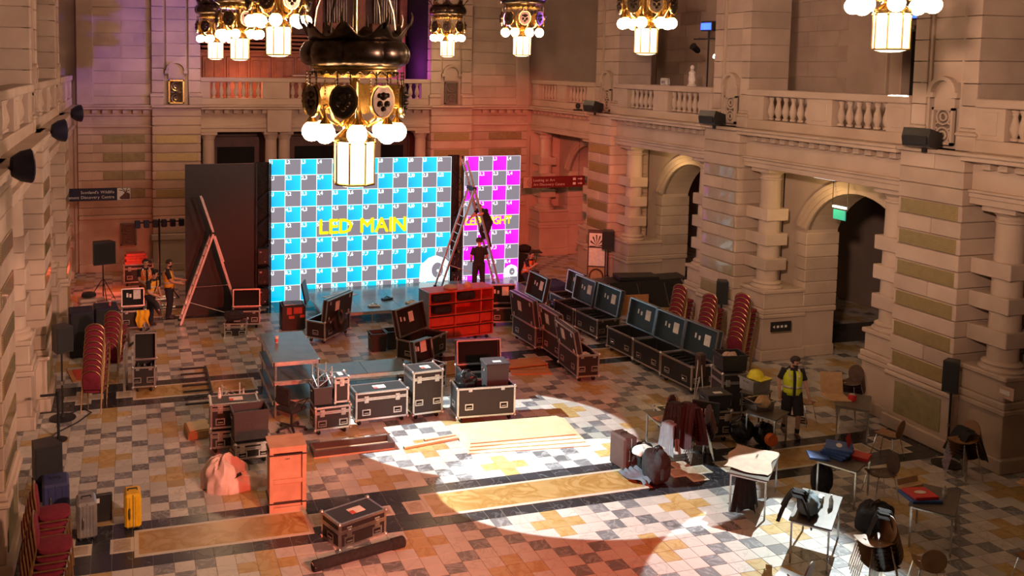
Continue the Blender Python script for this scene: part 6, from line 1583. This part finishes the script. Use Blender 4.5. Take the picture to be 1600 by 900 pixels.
    if vest:
        vo = loft([(wa-Vector((0,0,.04)), .183, .143, hx), (wa+Vector((0,0,.05)), .182, .143, hx), (V['belly'], .180, .142, ax), (V['chest'], .200, .152, ax), (V['chest'].lerp(V['neck'], .45), .190, .130, ax), (V['chest'].lerp(V['neck'], .72), .145, .105, ax)], 'vest', vest, open_=.16)
        for z0, q in ((V['belly']-Vector((0,0,.03)), ax), (V['chest']-Vector((0,0,.06)), ax)):
            loft([(z0, .192, .153, q), (z0+Vector((0,0,.045)), .194, .155, q)], 'reflective_band', 'reflective', open_=.17)
        for s in 'LR':
            c = V['sh'+s].lerp(V['chest'].lerp(V['neck'], .6), .45); fw = ax.cross(Vector((0, 0, 1))).normalized()
            MB().bar(V['chest']+(V['sh'+s]-V['chest'].lerp(V['neck'], .5))*.5-fw*.150, c+Vector((0,0,.055))-fw*.06, .045, .012).build('shoulder_band', 'reflective', t)
            MB().bar(V['chest']+(V['sh'+s]-V['chest'].lerp(V['neck'], .5))*.5+fw*.150, c+Vector((0,0,.055))+fw*.06, .045, .012).build('shoulder_band', 'reflective', t)
    MB().sphere(.155, wa-Vector((0, 0, .04)), 16, 10, .8).build('trouser_seat', legs, t, True)
    for s in 'LR':
        a, b, c = V['hip'+s], V['kn'+s], V['an'+s]
        if shorts: MB().tube([a+Vector((0,0,.04)), a.lerp(b, .3), a.lerp(b, .7), b.lerp(c, .04)], [.115, .118, .108, .104], 14).build('shorts_leg', legs, t, True); MB().tube([b.lerp(c, .72), c+Vector((0,0,.02))], [.050, .046], 10).build('sock', 'black_fabric', t, True)
        else: MB().tube([a+Vector((0,0,.04)), a.lerp(b, .35), b+Vector((0, .0, 0)), b.lerp(c, .4), c-Vector((0, 0, .03))], [.112, .105, .080, .078, .066], 14).build('trouser_leg', legs, t, True)
        tv = V['toe'+s].normalized()
        p0 = c-tv*.06-Vector((0,0,.045)); 
        MB().tube([p0, c+tv*.03-Vector((0,0,.035)), c+tv*.12-Vector((0,0,.05)), c+tv*.19-Vector((0,0,.055))], [.040, .052, .046, .025], 10).build('shoe', shoes, t, True)
    return t
person('bearded worker in yellow vest and black shorts walking among the tables', (13.0, 15.30, 0), math.radians(-22),
    dict(head=(.02,-.06,1.63), face=(.45,-.85,-.42), elR=(-.27,.06,1.16), wrR=(-.25,.02,.92), elL=(.27,.0,1.15), wrL=(.32,-.06,.90), knL=(.10,-.16,.52), anL=(.10,-.10,.09), knR=(-.10,.02,.50), anR=(-.10,.16,.12)),
    vest='vest_yellow', shorts=True, beard=True, legs='tee_black', shoes='brown_leather', h=.97)
person('dark-haired worker in orange-yellow vest facing the switched-off screen', (1.05, 27.35, 0), math.radians(78),
    dict(face=(0,-1,-.1), elR=(-.22,-.10,1.15), wrR=(-.18,-.32,1.10), elL=(.22,-.10,1.15), wrL=(.18,-.33,1.12)), vest='vest_orange', beard=True, h=1.0)
person('worker in cap and yellow vest lunging over the open flight case', (.50, 26.62, 0), math.radians(50),
    dict(pelvis=(0,.02,.90), belly=(0,-.02,1.04), chest=(0,-.08,1.22), neck=(0,-.14,1.40), head=(.0,-.20,1.54), face=(.2,-.9,-.35), shL=(.175,-.09,1.33), shR=(-.175,-.09,1.33),
         elL=(.24,-.12,1.05), wrL=(.10,-.28,.96), elR=(-.24,-.14,1.05), wrR=(-.10,-.30,.95), hipL=(.09,.02,.87), knL=(.12,.06,.46), anL=(.14,.10,.09), hipR=(-.09,.02,.87), knR=(-.24,-.38,.74), anR=(-.42,-.62,.66), toeR=(-.4,-.6,-.2)),
    vest='vest_orange', cap='tee_black', shoes='brown_leather')
person('worker with pink-lit face standing behind the capped worker', (.40, 27.75, 0), math.radians(15),
    dict(face=(.1,-1,-.1), elR=(-.22,-.06,1.16), wrR=(-.10,-.22,1.02), elL=(.22,-.06,1.16), wrL=(.10,-.22,1.02)), vest='vest_red', h=.98)
person('man in black with back turned, standing on the stage at the ladder', (10.55, 26.75, .36), math.radians(176),
    dict(elR=(-.27,.02,1.16), wrR=(-.18,-.18,1.04), elL=(.27,.02,1.16), wrL=(.20,-.16,1.02), anL=(.14,.03,.09), anR=(-.14,.03,.09), knL=(.13,-.02,.5), knR=(-.13,-.02,.5)), h=1.0)
person('man in black climbing the right leg of the stage ladder, reaching to the tower', (11.18, 27.62, 1.62), math.radians(-70),
    dict(pelvis=(0,.02,.90), belly=(0,-.06,1.04), chest=(0,-.20,1.22), neck=(0,-.32,1.38), head=(0,-.42,1.48), face=(0,-.9,.1), shL=(.17,-.24,1.32), shR=(-.17,-.24,1.32),
         elL=(.22,-.50,1.22), wrL=(.16,-.74,1.20), elR=(-.22,-.48,1.15), wrR=(-.16,-.70,1.02), knL=(.10,-.14,.50), anL=(.10,.02,.10), knR=(-.10,-.22,.56), anR=(-.10,-.06,.36)), h=.95)
person('kneeling worker in red-orange vest at the right end of the magenta screen', (13.05, 28.55, 0), math.radians(30),
    dict(pelvis=(0,.05,.46), belly=(0,.0,.60), chest=(0,-.08,.80), neck=(0,-.14,.98), head=(0,-.18,1.12), face=(-.2,-.9,-.35), shL=(.175,-.09,.92), shR=(-.175,-.09,.92),
         elL=(.22,-.20,.68), wrL=(.06,-.30,.80), elR=(-.22,-.20,.66), wrR=(-.06,-.32,.78), hipL=(.10,.03,.44), knL=(.14,-.34,.50), anL=(.13,-.28,.09), hipR=(-.10,.03,.44), knR=(-.14,-.30,.08), anR=(-.13,.12,.08)),
    vest='vest_red')
